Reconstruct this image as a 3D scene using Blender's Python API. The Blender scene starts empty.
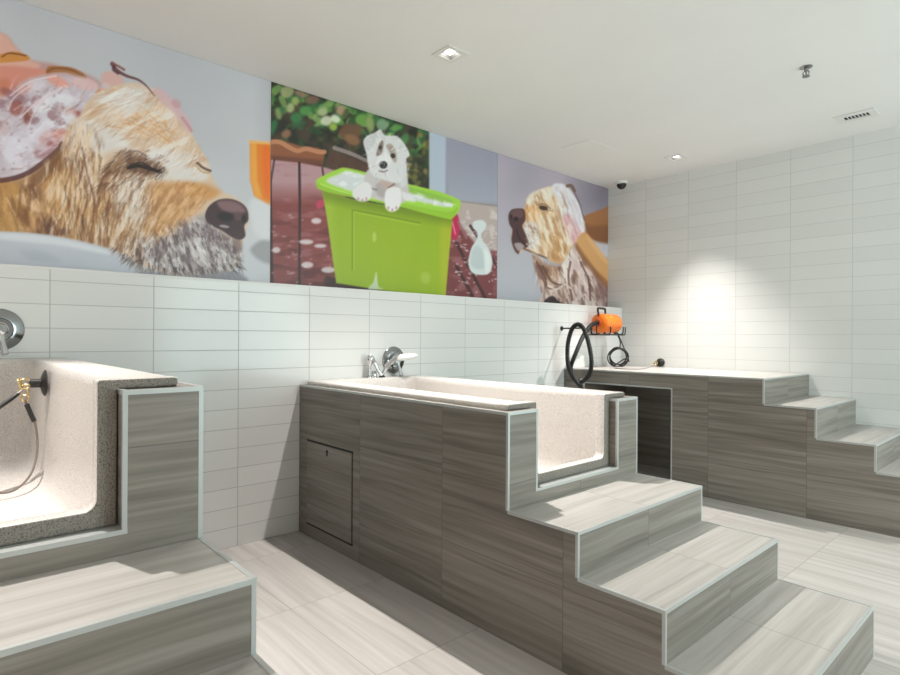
import bpy, bmesh, math, random
import numpy as np
from mathutils import Vector, Matrix
random.seed(7)
PI = math.pi
COL = bpy.context.scene.collection
SC = bpy.context.scene

# ------------------------------------------------------------------ dimensions (metres)
CAM = (3.394, 0.0, 1.25); YAW = math.radians(47.94); ROLL = math.radians(0.338)
FPX, U0, V0 = 575.15, 450.26, 337.46
H = 2.912            # ceiling
YR = 5.568           # tiled wall at the far end
MX = -0.179          # plane of the mural wall
ZT = 1.5805          # top of the tiled half wall
XF, YB = 6.4, -2.4   # wall behind the camera, rear wall

# ------------------------------------------------------------------ materials
def srgb(r, g, b):
    f = lambda c: (c/12.92 if c <= 0.04045 else ((c+0.055)/1.055)**2.4)
    return (f(r/255), f(g/255), f(b/255), 1.0)

def new_mat(name, rough=0.5, metal=0.0, col=None, spec=None):
    m = bpy.data.materials.new(name); m.use_nodes = True
    b = m.node_tree.nodes['Principled BSDF']
    b.inputs['Roughness'].default_value = rough
    b.inputs['Metallic'].default_value = metal
    if col: b.inputs['Base Color'].default_value = col
    if spec is not None: b.inputs['Specular IOR Level'].default_value = spec
    return m

class NT:
    """short hand for wiring nodes"""
    def __init__(self, m):
        self.m = m; self.n = m.node_tree.nodes; self.l = m.node_tree.links
        self.bsdf = self.n['Principled BSDF']
    def add(self, typ, **kw):
        nd = self.n.new(typ)
        for k, v in kw.items(): setattr(nd, k, v)
        return nd
    def link(self, a, b): self.l.new(a, b)
    def val(self, sock, v):
        if hasattr(v, 'is_linked') or isinstance(v, bpy.types.NodeSocket): self.link(v, sock)
        else: sock.default_value = v
    def math(self, op, a, b=None, c=None):
        nd = self.add('ShaderNodeMath', operation=op)
        self.val(nd.inputs[0], a)
        if b is not None: self.val(nd.inputs[1], b)
        if c is not None: self.val(nd.inputs[2], c)
        return nd.outputs[0]
    def comb(self, x, y, z=0.0):
        nd = self.add('ShaderNodeCombineXYZ')
        for i, v in enumerate((x, y, z)): self.val(nd.inputs[i], v)
        return nd.outputs[0]
    def uv(self):
        t = self.add('ShaderNodeTexCoord'); s = self.add('ShaderNodeSeparateXYZ')
        self.link(t.outputs['UV'], s.inputs[0]); return s.outputs[0], s.outputs[1]
    def noise(self, vec, scale, detail=3.0, rough=0.5, dist=0.0):
        nd = self.add('ShaderNodeTexNoise'); self.link(vec, nd.inputs['Vector'])
        nd.inputs['Scale'].default_value = scale; nd.inputs['Detail'].default_value = detail
        nd.inputs['Roughness'].default_value = rough; nd.inputs['Distortion'].default_value = dist
        return nd.outputs[0]
    def ramp(self, fac, stops):
        nd = self.add('ShaderNodeValToRGB'); self.link(fac, nd.inputs[0])
        e = nd.color_ramp.elements
        while len(e) < len(stops): e.new(0.5)
        for el, (p, c) in zip(e, stops): el.position = p; el.color = c
        return nd.outputs[0]
    def mix(self, fac, a, b, blend='MIX'):
        nd = self.add('ShaderNodeMix', data_type='RGBA', blend_type=blend)
        self.val(nd.inputs[0], fac); self.val(nd.inputs[6], a); self.val(nd.inputs[7], b)
        return nd.outputs[2]
    def white(self, vec):
        nd = self.add('ShaderNodeTexWhiteNoise', noise_dimensions='3D'); self.link(vec, nd.inputs[0]); return nd
    def seam(self, c, w, half):
        """1 inside a joint of half-width 'half' on a pitch w (metres), and the tile index"""
        q = self.math('DIVIDE', c, w); idx = self.math('FLOOR', q)
        fr = self.math('SUBTRACT', q, idx)
        d = self.math('MULTIPLY', self.math('MINIMUM', fr, self.math('SUBTRACT', 1.0, fr)), w)
        return self.math('SUBTRACT', 1.0, self.math('MULTIPLY_ADD', d, 1.0/half, -0.4), None), idx
    def bump(self, height, strength, dist=0.002):
        nd = self.add('ShaderNodeBump'); nd.inputs['Strength'].default_value = strength
        nd.inputs['Distance'].default_value = dist
        self.link(height, nd.inputs['Height']); self.link(nd.outputs[0], self.bsdf.inputs['Normal'])

def clamp01(nt, s):
    nd = nt.add('ShaderNodeClamp'); nt.link(s, nd.inputs[0]); return nd.outputs[0]

def wood_tile(name, dark, mid, light, grout, tw=0.688, th=0.327, rough=0.38, bands=7.0):
    """porcelain wood-look tile; UV in metres, u along the grain"""
    m = new_mat(name, rough); nt = NT(m); u, v = nt.uv()
    s1, i1 = nt.seam(u, tw, 0.0016); s2, i2 = nt.seam(v, th, 0.0016)
    seam = clamp01(nt, nt.math('MAXIMUM', s1, s2))
    rnd = nt.white(nt.comb(i1, i2, 3.3))
    off = nt.math('MULTIPLY', rnd.outputs[0], 37.0)
    slow = nt.noise(nt.comb(nt.math('MULTIPLY', u, 1.1), nt.math('MULTIPLY', v, 5.0), off), 1.0, 2.0)
    vv = nt.math('MULTIPLY_ADD', slow, 0.06, v)                          # the grain wanders a little
    n1 = nt.noise(nt.comb(nt.math('MULTIPLY', u, 0.9), nt.math('MULTIPLY', vv, bands*4.2), off), 1.0, 3.0, 0.6)
    n2 = nt.noise(nt.comb(nt.math('MULTIPLY', u, 3.5), nt.math('MULTIPLY', vv, 150.0), off), 1.0, 3.0, 0.65)
    n3 = nt.noise(nt.comb(nt.math('MULTIPLY', u, 1.6), nt.math('MULTIPLY', vv, 45.0), off), 1.0, 2.0, 0.5)
    f = nt.math('ADD', nt.math('MULTIPLY', n1, 0.70), nt.math('ADD', nt.math('MULTIPLY', n2, 0.12), nt.math('MULTIPLY', n3, 0.18)))
    f = nt.math('MULTIPLY_ADD', nt.math('SUBTRACT', rnd.outputs[0], 0.5), 0.05, f)
    c = nt.ramp(f, [(0.34, dark), (0.47, mid), (0.64, light)])
    c = nt.mix(seam, c, grout)
    nt.link(c, nt.bsdf.inputs['Base Color'])
    h = nt.math('SUBTRACT', nt.math('MULTIPLY', n2, 0.15), seam)
    nt.bump(h, 0.25, 0.001)
    return m

def wall_tile(name, base, grout, tw=0.4625, th=0.1168, ripple=0.0, rough=0.16):
    m = new_mat(name, rough, spec=0.28); nt = NT(m); u, v = nt.uv()
    s1, i1 = nt.seam(u, tw, 0.0024); s2, i2 = nt.seam(v, th, 0.0019)
    seam = clamp01(nt, nt.math('MAXIMUM', s1, s2))
    rnd = nt.white(nt.comb(i1, i2, 1.7))
    tone = nt.math('MULTIPLY_ADD', rnd.outputs[0], 0.05, 0.95)
    tc = nt.comb(tone, tone, tone)
    c = nt.mix(1.0, base, tc, 'MULTIPLY')
    c = nt.mix(seam, c, grout)
    nt.link(c, nt.bsdf.inputs['Base Color'])
    rip = nt.noise(nt.comb(nt.math('MULTIPLY', u, 2.0), nt.math('MULTIPLY', v, 60.0), rnd.outputs[0]), 1.0, 2.0)
    soft = nt.noise(nt.comb(nt.math('MULTIPLY', u, 5.0), nt.math('MULTIPLY', v, 9.0), rnd.outputs[0]), 1.0, 1.0)
    h = nt.math('SUBTRACT', nt.math('ADD', nt.math('MULTIPLY', rip, ripple), nt.math('MULTIPLY', soft, 0.25)), seam)
    nt.bump(h, 0.3, 0.0012)
    r = nt.math('MULTIPLY_ADD', seam, 0.5, rough); nt.link(clamp01(nt, r), nt.bsdf.inputs['Roughness'])
    return m

def speckle(name, base, dots, rough=0.25):
    m = new_mat(name, rough); nt = NT(m)
    t = nt.add('ShaderNodeTexCoord')
    n = nt.noise(t.outputs['Object'], 260.0, 3.0, 0.7)
    c = nt.ramp(n, [(0.36, dots), (0.50, base), (0.68, tuple(min(1, x*1.08) for x in base[:3])+(1,))])
    nt.link(c, nt.bsdf.inputs['Base Color'])
    return m

def plain(name, col, rough=0.5, metal=0.0, grain=0.04, scale=30.0):
    m = new_mat(name, rough, metal); nt = NT(m)
    t = nt.add('ShaderNodeTexCoord')
    n = nt.noise(t.outputs['Object'], scale, 3.0)
    lo = tuple(x*(1-grain) for x in col[:3])+(1,); hi = tuple(min(1, x*(1+grain)) for x in col[:3])+(1,)
    nt.link(nt.ramp(n, [(0.3, lo), (0.7, hi)]), nt.bsdf.inputs['Base Color'])
    return m

def emitter(name, col, strength):
    m = bpy.data.materials.new(name); m.use_nodes = True
    b = m.node_tree.nodes['Principled BSDF']
    b.inputs['Base Color'].default_value = col
    b.inputs['Emission Color'].default_value = col; b.inputs['Emission Strength'].default_value = strength
    return m

M = {}
M['wood'] = wood_tile('wood_look_tile', (0.135, 0.118, 0.100, 1), (0.21, 0.186, 0.160, 1), (0.30, 0.272, 0.240, 1), (0.13, 0.12, 0.105, 1))
M['floor'] = wood_tile('floor_tile', (0.37, 0.345, 0.325, 1), (0.45, 0.425, 0.40, 1), (0.53, 0.505, 0.485, 1), (0.24, 0.225, 0.21, 1), tw=0.69, th=0.302, rough=0.35, bands=5.0)
M['lit_tread'] = wood_tile('lit_tread_tile', (0.34, 0.318, 0.295, 1), (0.42, 0.398, 0.372, 1), (0.50, 0.478, 0.45, 1), (0.2, 0.19, 0.175, 1), rough=0.35, th=3.0)  # same wood look, made paler for the light falling on the treads
M['riser'] = wood_tile('wood_look_riser_tile', (0.135, 0.118, 0.100, 1), (0.21, 0.186, 0.160, 1), (0.30, 0.272, 0.240, 1), (0.13, 0.12, 0.105, 1), th=3.0)
M['granite'] = speckle('rough_speckled_edge', (0.235, 0.21, 0.18, 1), (0.07, 0.06, 0.05, 1), 0.6)
M['tile'] = wall_tile('white_wall_tile', (0.76, 0.76, 0.745, 1), (0.44, 0.44, 0.43, 1), tw=0.466, th=0.1167)
M['tile_wavy'] = wall_tile('white_wavy_wall_tile', (0.74, 0.745, 0.73, 1), (0.54, 0.54, 0.53, 1), tw=0.4575, th=0.1176, ripple=0.55)
M['paint'] = plain('white_paint', (0.72, 0.71, 0.69, 1), 0.7, grain=0.012, scale=3.0)
M['ceiling'] = plain('ceiling_paint', (0.80, 0.785, 0.77, 1), 0.85, grain=0.012, scale=2.0)
M['trim'] = new_mat('aluminium_edge', 0.35, 0.4, (0.52, 0.54, 0.53, 1))
M['tub'] = speckle('speckled_composite', (0.68, 0.645, 0.615, 1), (0.42, 0.385, 0.35, 1))
M['chrome'] = new_mat('chrome', 0.08, 1.0, (0.78, 0.80, 0.82, 1))
M['white_plastic'] = plain('white_plastic', (0.78, 0.78, 0.76, 1), 0.3)
M['black_rubber'] = plain('black_rubber', (0.018, 0.017, 0.017, 1), 0.45)
M['black_metal'] = new_mat('black_metal', 0.4, 0.3, (0.02, 0.02, 0.02, 1))
M['brass'] = new_mat('brass', 0.25, 1.0, (0.72, 0.55, 0.28, 1))
M['steel_cable'] = plain('coated_cable', (0.20, 0.17, 0.15, 1), 0.35, 0.3)
M['grey_cable'] = plain('grey_cable', (0.30, 0.28, 0.27, 1), 0.4)
M['orange'] = plain('orange_enamel', (0.80, 0.17, 0.012, 1), 0.3, grain=0.03)
M['orange_dark'] = plain('dark_orange_enamel', (0.55, 0.09, 0.01, 1), 0.35)
M['white_enamel'] = plain('white_enamel', (0.74, 0.73, 0.71, 1), 0.45, grain=0.01)
M['vent_dark'] = plain('vent_shadow', (0.02, 0.02, 0.02, 1), 0.8)
M['lens'] = emitter('lamp_lens', (1.0, 0.96, 0.9, 1), 7.0)
M['can'] = new_mat('lamp_can', 0.4, 0.2, (0.16, 0.16, 0.155, 1))
M['dome'] = new_mat('smoked_dome', 0.08, 0.0, (0.012, 0.012, 0.013, 1))
M['glass'] = new_mat('window_glass', 0.0, 0.0, (1, 1, 1, 1)); M['glass'].node_tree.nodes['Principled BSDF'].inputs['Transmission Weight'].default_value = 1.0

# ------------------------------------------------------------------ mesh helpers
class MB:
    def __init__(self): self.bm = bmesh.new()
    def box(self, x0, x1, y0, y1, z0, z1, mi=0):
        v = [self.bm.verts.new(p) for p in ((x0,y0,z0),(x1,y0,z0),(x1,y1,z0),(x0,y1,z0),(x0,y0,z1),(x1,y0,z1),(x1,y1,z1),(x0,y1,z1))]
        for f in ((0,3,2,1),(4,5,6,7),(0,1,5,4),(1,2,6,5),(2,3,7,6),(3,0,4,7)):
            self.bm.faces.new([v[i] for i in f]).material_index = mi
        return self
    def prism(self, pts, axis, a, b):
        """extrude a 2-D outline along axis 'x' (pts = y,z), 'y' (x,z) or 'z' (x,y) from a to b"""
        def P(p, t): return {'x': (t, p[0], p[1]), 'y': (p[0], t, p[1]), 'z': (p[0], p[1], t)}[axis]
        A = [self.bm.verts.new(P(p, a)) for p in pts]; B = [self.bm.verts.new(P(p, b)) for p in pts]
        n = len(pts)
        self.bm.faces.new(A); self.bm.faces.new(B[::-1])
        for i in range(n):
            j = (i+1) % n; self.bm.faces.new((A[i], B[i], B[j], A[j]))
        return self
    def loft(self, rings, closed=True, cap0=False, cap1=False):
        R = [[self.bm.verts.new(p) for p in r] for r in rings]
        for a, b in zip(R, R[1:]):
            n = len(a)
            for i in range(n if closed else n-1):
                j = (i+1) % n; self.bm.faces.new((a[i], a[j], b[j], b[i]))
        if cap0: self.bm.faces.new(R[0][::-1])
        if cap1: self.bm.faces.new(R[-1])
        return self
    def lathe(self, prof, origin, axis, seg=32, cap=True):
        """prof = [(radius, distance along axis)]"""
        ax = Vector(axis).normalized(); q = ax.to_track_quat('Z', 'Y'); o = Vector(origin)
        rings = []
        for r, t in prof:
            r = max(r, 1e-4)
            rings.append([o + q @ Vector((r*math.cos(2*PI*k/seg), r*math.sin(2*PI*k/seg), t)) for k in range(seg)])
        return self.loft(rings, True, cap, cap)
    def tube(self, pts, r, seg=12, closed=False, rfun=None, cap=True):
        P = [Vector(p) for p in pts]; n = len(P); rings = []
        up = None
        for i, p in enumerate(P):
            if closed: t = P[(i+1) % n] - P[i-1]
            else: t = P[min(i+1, n-1)] - P[max(i-1, 0)]
            t.normalize()
            if up is None:
                up = Vector((0, 0, 1)) if abs(t.z) < 0.9 else Vector((1, 0, 0))
            s = t.cross(up).normalized(); up = s.cross(t).normalized()
            rr = rfun(i/(n-1)) if rfun else (r[i] if isinstance(r, (list, tuple)) else r)
            rings.append([p + (s*math.cos(2*PI*k/seg) + up*math.sin(2*PI*k/seg))*rr for k in range(seg)])
        if closed: rings.append(rings[0][:]); return self.loft(rings)
        return self.loft(rings, True, cap, cap)
    def build(self, name, mat, parent=None, bevel=0.0, seg=2, smooth=False, grain=None, uvoff=(0, 0), weld=True):
        bm = self.bm
        if weld: bmesh.ops.remove_doubles(bm, verts=bm.verts, dist=1e-6)
        bmesh.ops.recalc_face_normals(bm, faces=bm.faces)
        if grain is not None:
            lay = bm.loops.layers.uv.new('UVMap')
            for f in bm.faces:
                n = f.normal; ax = max(range(3), key=lambda i: abs(n[i]))
                for lp in f.loops:
                    c = lp.vert.co
                    if ax == 1: uv = (c.x - grain['x0'], c.z)
                    elif ax == 0: uv = (c.y - grain['y0'], c.z)
                    else: uv = (c.y - grain['y0'], c.x) if grain.get('top', 'y') == 'y' else (c.x - grain['x0'], c.y - grain['y0'])
                    lp[lay].uv = (uv[0]+uvoff[0], uv[1]+uvoff[1] + grain.get('z0', 0)*(ax != 2))
        me = bpy.data.meshes.new(name); bm.to_mesh(me); bm.free()
        for mm in (mat if isinstance(mat, (list, tuple)) else [mat]): me.materials.append(mm)
        o = bpy.data.objects.new(name, me); COL.objects.link(o)
        if parent: o.parent = parent
        if smooth:
            for p in me.polygons: p.use_smooth = True
        if bevel:
            b = o.modifiers.new('edge', 'BEVEL'); b.width = bevel; b.segments = seg; b.limit_method = 'ANGLE'; b.angle_limit = math.radians(40)
            b.harden_normals = False
        if smooth and bevel is not None:
            e = o.modifiers.new('split', 'EDGE_SPLIT'); e.split_angle = math.radians(38)
        return o

def curve_pts(ctrl, n=8, closed=False):
    """Catmull-Rom through the control points"""
    P = [Vector(p) for p in ctrl]; N = len(P); out = []
    rng = N if closed else N-1
    for i in range(rng):
        p0 = P[i-1] if (closed or i > 0) else P[0]*2-P[1]
        p1 = P[i]; p2 = P[(i+1) % N]
        p3 = P[(i+2) % N] if (closed or i+2 < N) else P[-1]*2-P[-2]
        for k in range(n):
            t = k/n
            out.append(0.5*((2*p1)+(p2-p0)*t+(2*p0-5*p1+4*p2-p3)*t*t+(3*p1-p0-3*p2+p3)*t*t*t))
    if not closed: out.append(P[-1])
    return out

def empty(name, loc=(0, 0, 0), label=None, cat=None, group=None):
    o = bpy.data.objects.new(name, None); COL.objects.link(o); o.location = loc; o.empty_display_size = 0.1
    return tag(o, label, cat, group)
def tag(o, label=None, cat=None, group=None):
    if label: o['label'] = label
    if cat: o['category'] = cat
    if group: o['group'] = group
    return o
def struct(o): o['kind'] = 'structure'; return o

# ------------------------------------------------------------------ room shell
FG = dict(x0=0.262, y0=1.53, top='x')
b = MB(); b.box(-0.3, XF+0.15, YB-0.15, YR+0.15, -0.12, 0.0)
struct(b.build('floor', M['floor'], grain=FG))
# ceiling with square holes for the recessed lamps
LAMPS = [(0.883, 2.251), (0.858, 5.060)]
HS = 0.050
xs = sorted({-0.3, XF+0.15} | {v for lx, ly in LAMPS for v in (lx-HS, lx+HS)})
ys = sorted({YB-0.15, YR+0.15} | {v for lx, ly in LAMPS for v in (ly-HS, ly+HS)})
b = MB()
for i in range(len(xs)-1):
    for j in range(len(ys)-1):
        cx, cy = (xs[i]+xs[i+1])/2, (ys[j]+ys[j+1])/2
        if any(abs(cx-lx) < HS and abs(cy-ly) < HS for lx, ly in LAMPS): continue
        b.box(xs[i], xs[i+1], ys[j], ys[j+1], H, H+0.10)
# merge the cells' shared walls
o = b.build('ceiling', M['ceiling'])
struct(o)
# left wall: painted upper wall, tiled half wall standing forward of it
b = MB(); b.box(MX-0.15, MX, YB-0.15, YR, ZT, H); b.box(MX-0.15, 0.0, YB-0.15, YR, 0.0, ZT, 1)
struct(b.build('wall_left', [M['paint'], M['tile']], grain=dict(x0=0, y0=0.429)))
b = MB(); b.box(-0.30, XF+0.15, YR, YR+0.15, 0.0, H)
struct(b.build('wall_right', M['tile_wavy'], grain=dict(x0=0.278, y0=0)))
b = MB(); b.box(-0.30, XF+0.15, YB-0.15, YB, 0.0, H)
struct(b.build('wall_rear', M['paint']))
# wall behind the camera with a wide window, added for the cool side light
WY0, WY1, WZ0, WZ1 = 2.7, 5.2, 0.4, 2.5
b = MB(); b.box(XF, XF+0.15, YB, WY0, 0, H); b.box(XF, XF+0.15, WY1, YR, 0, H)
b.box(XF, XF+0.15, WY0, WY1, 0, WZ0); b.box(XF, XF+0.15, WY0, WY1, WZ1, H)
struct(b.build('wall_front', M['paint']))
win = struct(empty('added_window_1', (XF+0.07, (WY0+WY1)/2, WZ0)))
b = MB(); hw = (WY1-WY0)/2; hh = WZ1-WZ0
for yy in (-hw, -hw/3-0.025, hw/3-0.025, hw-0.05): b.box(-0.03, 0.03, yy, yy+0.05, 0, hh)
b.box(-0.03, 0.03, -hw, hw, 0, 0.05); b.box(-0.03, 0.03, -hw, hw, hh-0.05, hh)
b.build('added_window_frame', M['trim'], win)
# metal cap strip on the half wall's edge
b = MB(); b.box(-0.010, 0.0025, YB, YR-0.001, ZT-0.010, ZT+0.0015)
struct(b.build('trim_1', M['white_enamel']))

# ------------------------------------------------------------------ wash stations
T = 0.011
def bar(b, p, q, t=T):
    """a square edge strip between two points, centred a hair outside the corner it covers"""
    h = t/2
    lo = [min(p[i], q[i]) for i in range(3)]; hi = [max(p[i], q[i]) for i in range(3)]
    b.box(lo[0]-h, hi[0]+h, lo[1]-h, hi[1]+h, lo[2]-h, hi[2]+h)

def edge_bar(b, p, q, sx, sy, sz, t=T):
    t = t-0.0002*[abs(p[i]-q[i]) > 1e-6 for i in range(3)].index(True)
    """edge strip lying just under the surface: pushed inwards by (sx, sy, sz) signs, proud by 1.5 mm"""
    e = 0.0015-0.0003*[abs(p[i]-q[i]) > 1e-6 for i in range(3)].index(True); lo = [min(p[i], q[i]) for i in range(3)]; hi = [max(p[i], q[i]) for i in range(3)]
    for i, s in enumerate((sx, sy, sz)):
        if s > 0: lo[i] -= e; hi[i] += t
        elif s < 0: lo[i] -= t; hi[i] += e
    b.box(lo[0], hi[0], lo[1], hi[1], lo[2], hi[2])

WG = dict(x0=0.017, y0=0.0, z0=0.010)
HWY = 0.506
XS = [1.801, 2.147, 2.4855, 2.832, 3.176]

def add_steps(root, xs, zs, y0=-HWY, y1=HWY, back=None):
    for k, z in enumerate(zs):
        b = MB(); b.box(xs[k], xs[k+1], y0, y1, 0.0, z)
        st = b.build('step', [M['wood'], M['lit_tread'], M['riser']], root, grain=dict(WG, y0=(y0+y1)/2, x0=WG['x0']))
        uvl = st.data.uv_layers['UVMap'].data
        for p in st.data.polygons:
            if abs(p.normal.y) > 0.9: continue
            p.material_index = 1 if p.normal.z > 0.9 else 2
            for li in p.loop_indices:
                c = st.data.vertices[st.data.loops[li].vertex_index].co
                q = c.x-xs[k] if p.normal.z > 0.9 else z-c.z
                uvl[li].uv = (c.y-(y0+y1)/2, 0.4+3.0*(k+1)+q)
        t = MB(); xe = xs[k+1]; ztop = z; zlow = zs[k+1] if k+1 < len(zs) else 0.0
        edge_bar(t, (xe, y0, ztop), (xe, y1, ztop), -1, 0, -1)
        edge_bar(t, (xs[k], y0, ztop), (xe, y0, ztop), 0, 1, -1); edge_bar(t, (xs[k], y1, ztop), (xe, y1, ztop), 0, -1, -1)
        edge_bar(t, (xe, y0, zlow), (xe, y0, ztop), -1, 1, 0); edge_bar(t, (xe, y1, zlow), (xe, y1, ztop), -1, -1, 0)
        t.build('step_edging', M['trim'], st, weld=False)

def wash_station(yc, lift, zs, label, hatch):
    z2, zo = 0.941+lift, 0.598+lift; ow = 0.315
    root = empty('tub_surround', (0, yc, 0), label, 'dog wash platform')
    X = XS[0]
    b = MB(); zc = zo-0.13; xw = 1.66
    b.prism([(-HWY, 0), (HWY, 0), (HWY, z2), (ow+0.012, z2), (ow+0.012, zc), (-ow-0.012, zc), (-ow-0.012, z2), (-HWY, z2)], 'x', 0.001, xw)
    b.prism([(-HWY, 0), (HWY, 0), (HWY, z2), (ow, z2), (ow, zo), (-ow, zo), (-ow, z2), (-HWY, z2)], 'x', xw, X)
    b.build('surround_body', M['wood'], root, grain=WG)
    t = MB()
    for s in (-1, 1):
        edge_bar(t, (X, s*HWY, zs[0]), (X, s*HWY, z2), -1, -s, 0)
        edge_bar(t, (X, s*ow, zo), (X, s*ow, z2), -1, s, 0)
        edge_bar(t, (X, s*ow, z2), (X, s*HWY, z2), -1, 0, -1)
        edge_bar(t, (0.003, s*HWY, z2), (X, s*HWY, z2), 0, -s, -1)
        edge_bar(t, (1.735, s*ow, z2), (X, s*ow, z2), 0, s, -1)
    edge_bar(t, (X, -ow-T, zo), (X, ow+T, zo), -1, 0, -1)
    t.box(1.735, X-T, -ow, ow, zo-0.004, zo+0.0012)
    t.build('edge_trim', M['trim'], root, weld=False)
    add_steps(root, XS, zs)
    if hatch:
        # removable inspection panel in the side that faces the camera
        b = MB(); x0, x1, h0, h1 = 0.110, 0.632, 0.082, 0.600
        hp = (b.box(x0+0.004, x1-0.004, -HWY-0.006, -HWY+0.004, h0+0.005, h1-0.005)).build('access_hatch', M['wood'], root, grain=dict(WG, x0=0.055), uvoff=(0.688, 0.327*2+0.02))
        g = MB()
        g.box(x0-0.004, x1+0.004, -HWY-0.0022, -HWY+0.002, h0-0.007, h0+0.005); g.box(x0-0.004, x1+0.004, -HWY-0.0022, -HWY+0.002, h1-0.005, h1+0.006)
        g.box(x0-0.0005, x0+0.004, -HWY-0.0022, -HWY+0.002, h0, h1); g.box(x1-0.004, x1+0.0005, -HWY-0.0022, -HWY+0.002, h0, h1)
        g.build('hatch_gap_shade', M['vent_dark'], hp, weld=False)  # dark strips standing in for the shade round the panel
        l = MB(); l.lathe([(0.0, 0), (0.009, 0), (0.009, 0.004), (0.0, 0.005)], (0.36, -HWY-0.006, h1-0.035), (0, -1, 0), 16)
        l.box(0.3555, 0.3645, -HWY-0.0095, -HWY-0.006, h1-0.062, h1-0.035)
        l.build('latch', M['black_metal'], hp)
    return root

def arc(cx, cy, r, a0, a1, n=8):
    return [(cx+r*math.cos(a0+(a1-a0)*k/n), cy+r*math.sin(a0+(a1-a0)*k/n)) for k in range(n+1)]

def bathtub(yc, lift, label):
    z2, zo = 0.941+lift, 0.598+lift
    b = MB()
    xf = 1.738
    def U(w, x0, r, xe):
        """open outline: near front -> round the back -> far front"""
        return ([(xe, -w)] + [(x0+r+(xe-x0-r)*t, -w) for t in (0.66, 0.33)] + arc(x0+r, -w+r, r, -PI/2, -PI, 8) +
                arc(x0+r, w-r, r, PI, PI/2, 8) + [(x0+r+(xe-x0-r)*t, w) for t in (0.33, 0.66)] + [(xe, w)])
    def lev(w, x0, r, z, xe=xf): return [(x, y, z) for x, y in U(w, x0, r, xe)]
    # rolled rim: outer skirt, over the top, down the inside, fillet to the basin floor
    outer = [lev(0.457, 0.004, 0.01, z2+0.0016), lev(0.457, 0.004, 0.01, z2+0.016), lev(0.452, 0.007, 0.012, z2+0.0235), lev(0.443, 0.013, 0.016, z2+0.0265)]
    inner = [lev(0.330, 0.090, 0.065, z2+0.0265), lev(0.320, 0.098, 0.066, z2+0.0235), lev(0.3125, 0.104, 0.07, z2+0.014), lev(0.309, 0.108, 0.072, z2-0.01)]
    low = [lev(0.297, 0.118, 0.085, zo+0.02, 1.705), lev(0.293, 0.122, 0.09, zo-0.03, 1.705), lev(0.283, 0.132, 0.09, zo-0.064, 1.705),
           lev(0.262, 0.152, 0.09, zo-0.084, 1.705), lev(0.23, 0.184, 0.08, zo-0.092, 1.705)]
    rings = outer + inner + low
    b.loft(rings, closed=False)
    n = len(rings[0])
    bm = b.bm; bm.verts.ensure_lookup_table()
    last = bm.verts[-n:]
    bm.faces.new(last)                                                    # basin floor
    # front ends of the rolled rim over the two posts
    k = len(outer)+3
    for col, sgn in ((0, 1), (n-1, -1)):
        f = [bm.verts[r*n+col] for r in range(k)]
        bm.faces.new(f)
    # front lip round the walk-in opening, with rounded inner corners
    w, wi, zi, r = 0.3125, 0.268, zo+0.046, 0.03
    zt = z2+0.0262
    lip = ([(-0.4565, zt), (-0.4565, z2+0.0016), (-w, z2+0.0016), (-w, zo+0.0015), (w, zo+0.0015), (w, z2+0.0016), (0.4565, z2+0.0016), (0.4565, zt), (wi, zt)] +
           arc(wi-r, zi+r, r, 0, -PI/2, 6) + arc(-wi+r, zi+r, r, -PI/2, -PI, 6) + [(-wi, zt)])
    lb = MB(); lb.prism(lip, 'x', 1.700, 1.757)
    lb.prism([(-0.30, zo-0.10), (0.30, zo-0.10), (0.30, zo-0.005), (-0.30, zo-0.005)], 'x', 1.690, 1.706)
    me = bpy.data.meshes.new('tmp'); lb.bm.to_mesh(me); lb.bm.free(); bm.from_mesh(me); bpy.data.meshes.remove(me)
    o = b.build('bathtub', [M['tub'], M['granite']], None, bevel=0.0065, seg=3, smooth=True)
    for p in o.data.polygons:                                            # the sawn front edge is rougher and darker
        if abs(p.normal.x) > 0.9 and p.center.x > 1.75: p.material_index = 1
    o.location = (0, yc, 0)
    # drain in the basin floor
    d = MB(); d.lathe([(0.0, 0), (0.042, 0), (0.042, 0.003), (0.034, 0.005), (0.03, 0.002), (0.0, 0.002)], (0.45, 0, zo-0.092), (0, 0, 1), 28)
    d.build('drain', M['chrome'], o, smooth=True)
    return tag(o, label, 'bathtub')

Y1, Y2, Y3 = 0.037, 2.266, 5.0535
wash_station(Y1, 0.1725, [0.7075, 0.538, 0.371, 0.196],
             'wood-look tiled tub platform with wide steps at the left edge, nearest the viewer', False)
wash_station(Y2, 0.0, [0.538, 0.371, 0.196],
             'wood-look tiled tub platform with three pale steps and a square access hatch in its side', True)
bathtub(Y1, 0.1725, 'speckled pale bathtub with a tether cable inside, at the left edge of the room')
bathtub(Y2, 0.0, 'speckled pale bathtub set in the middle platform below the green bucket picture')

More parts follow.
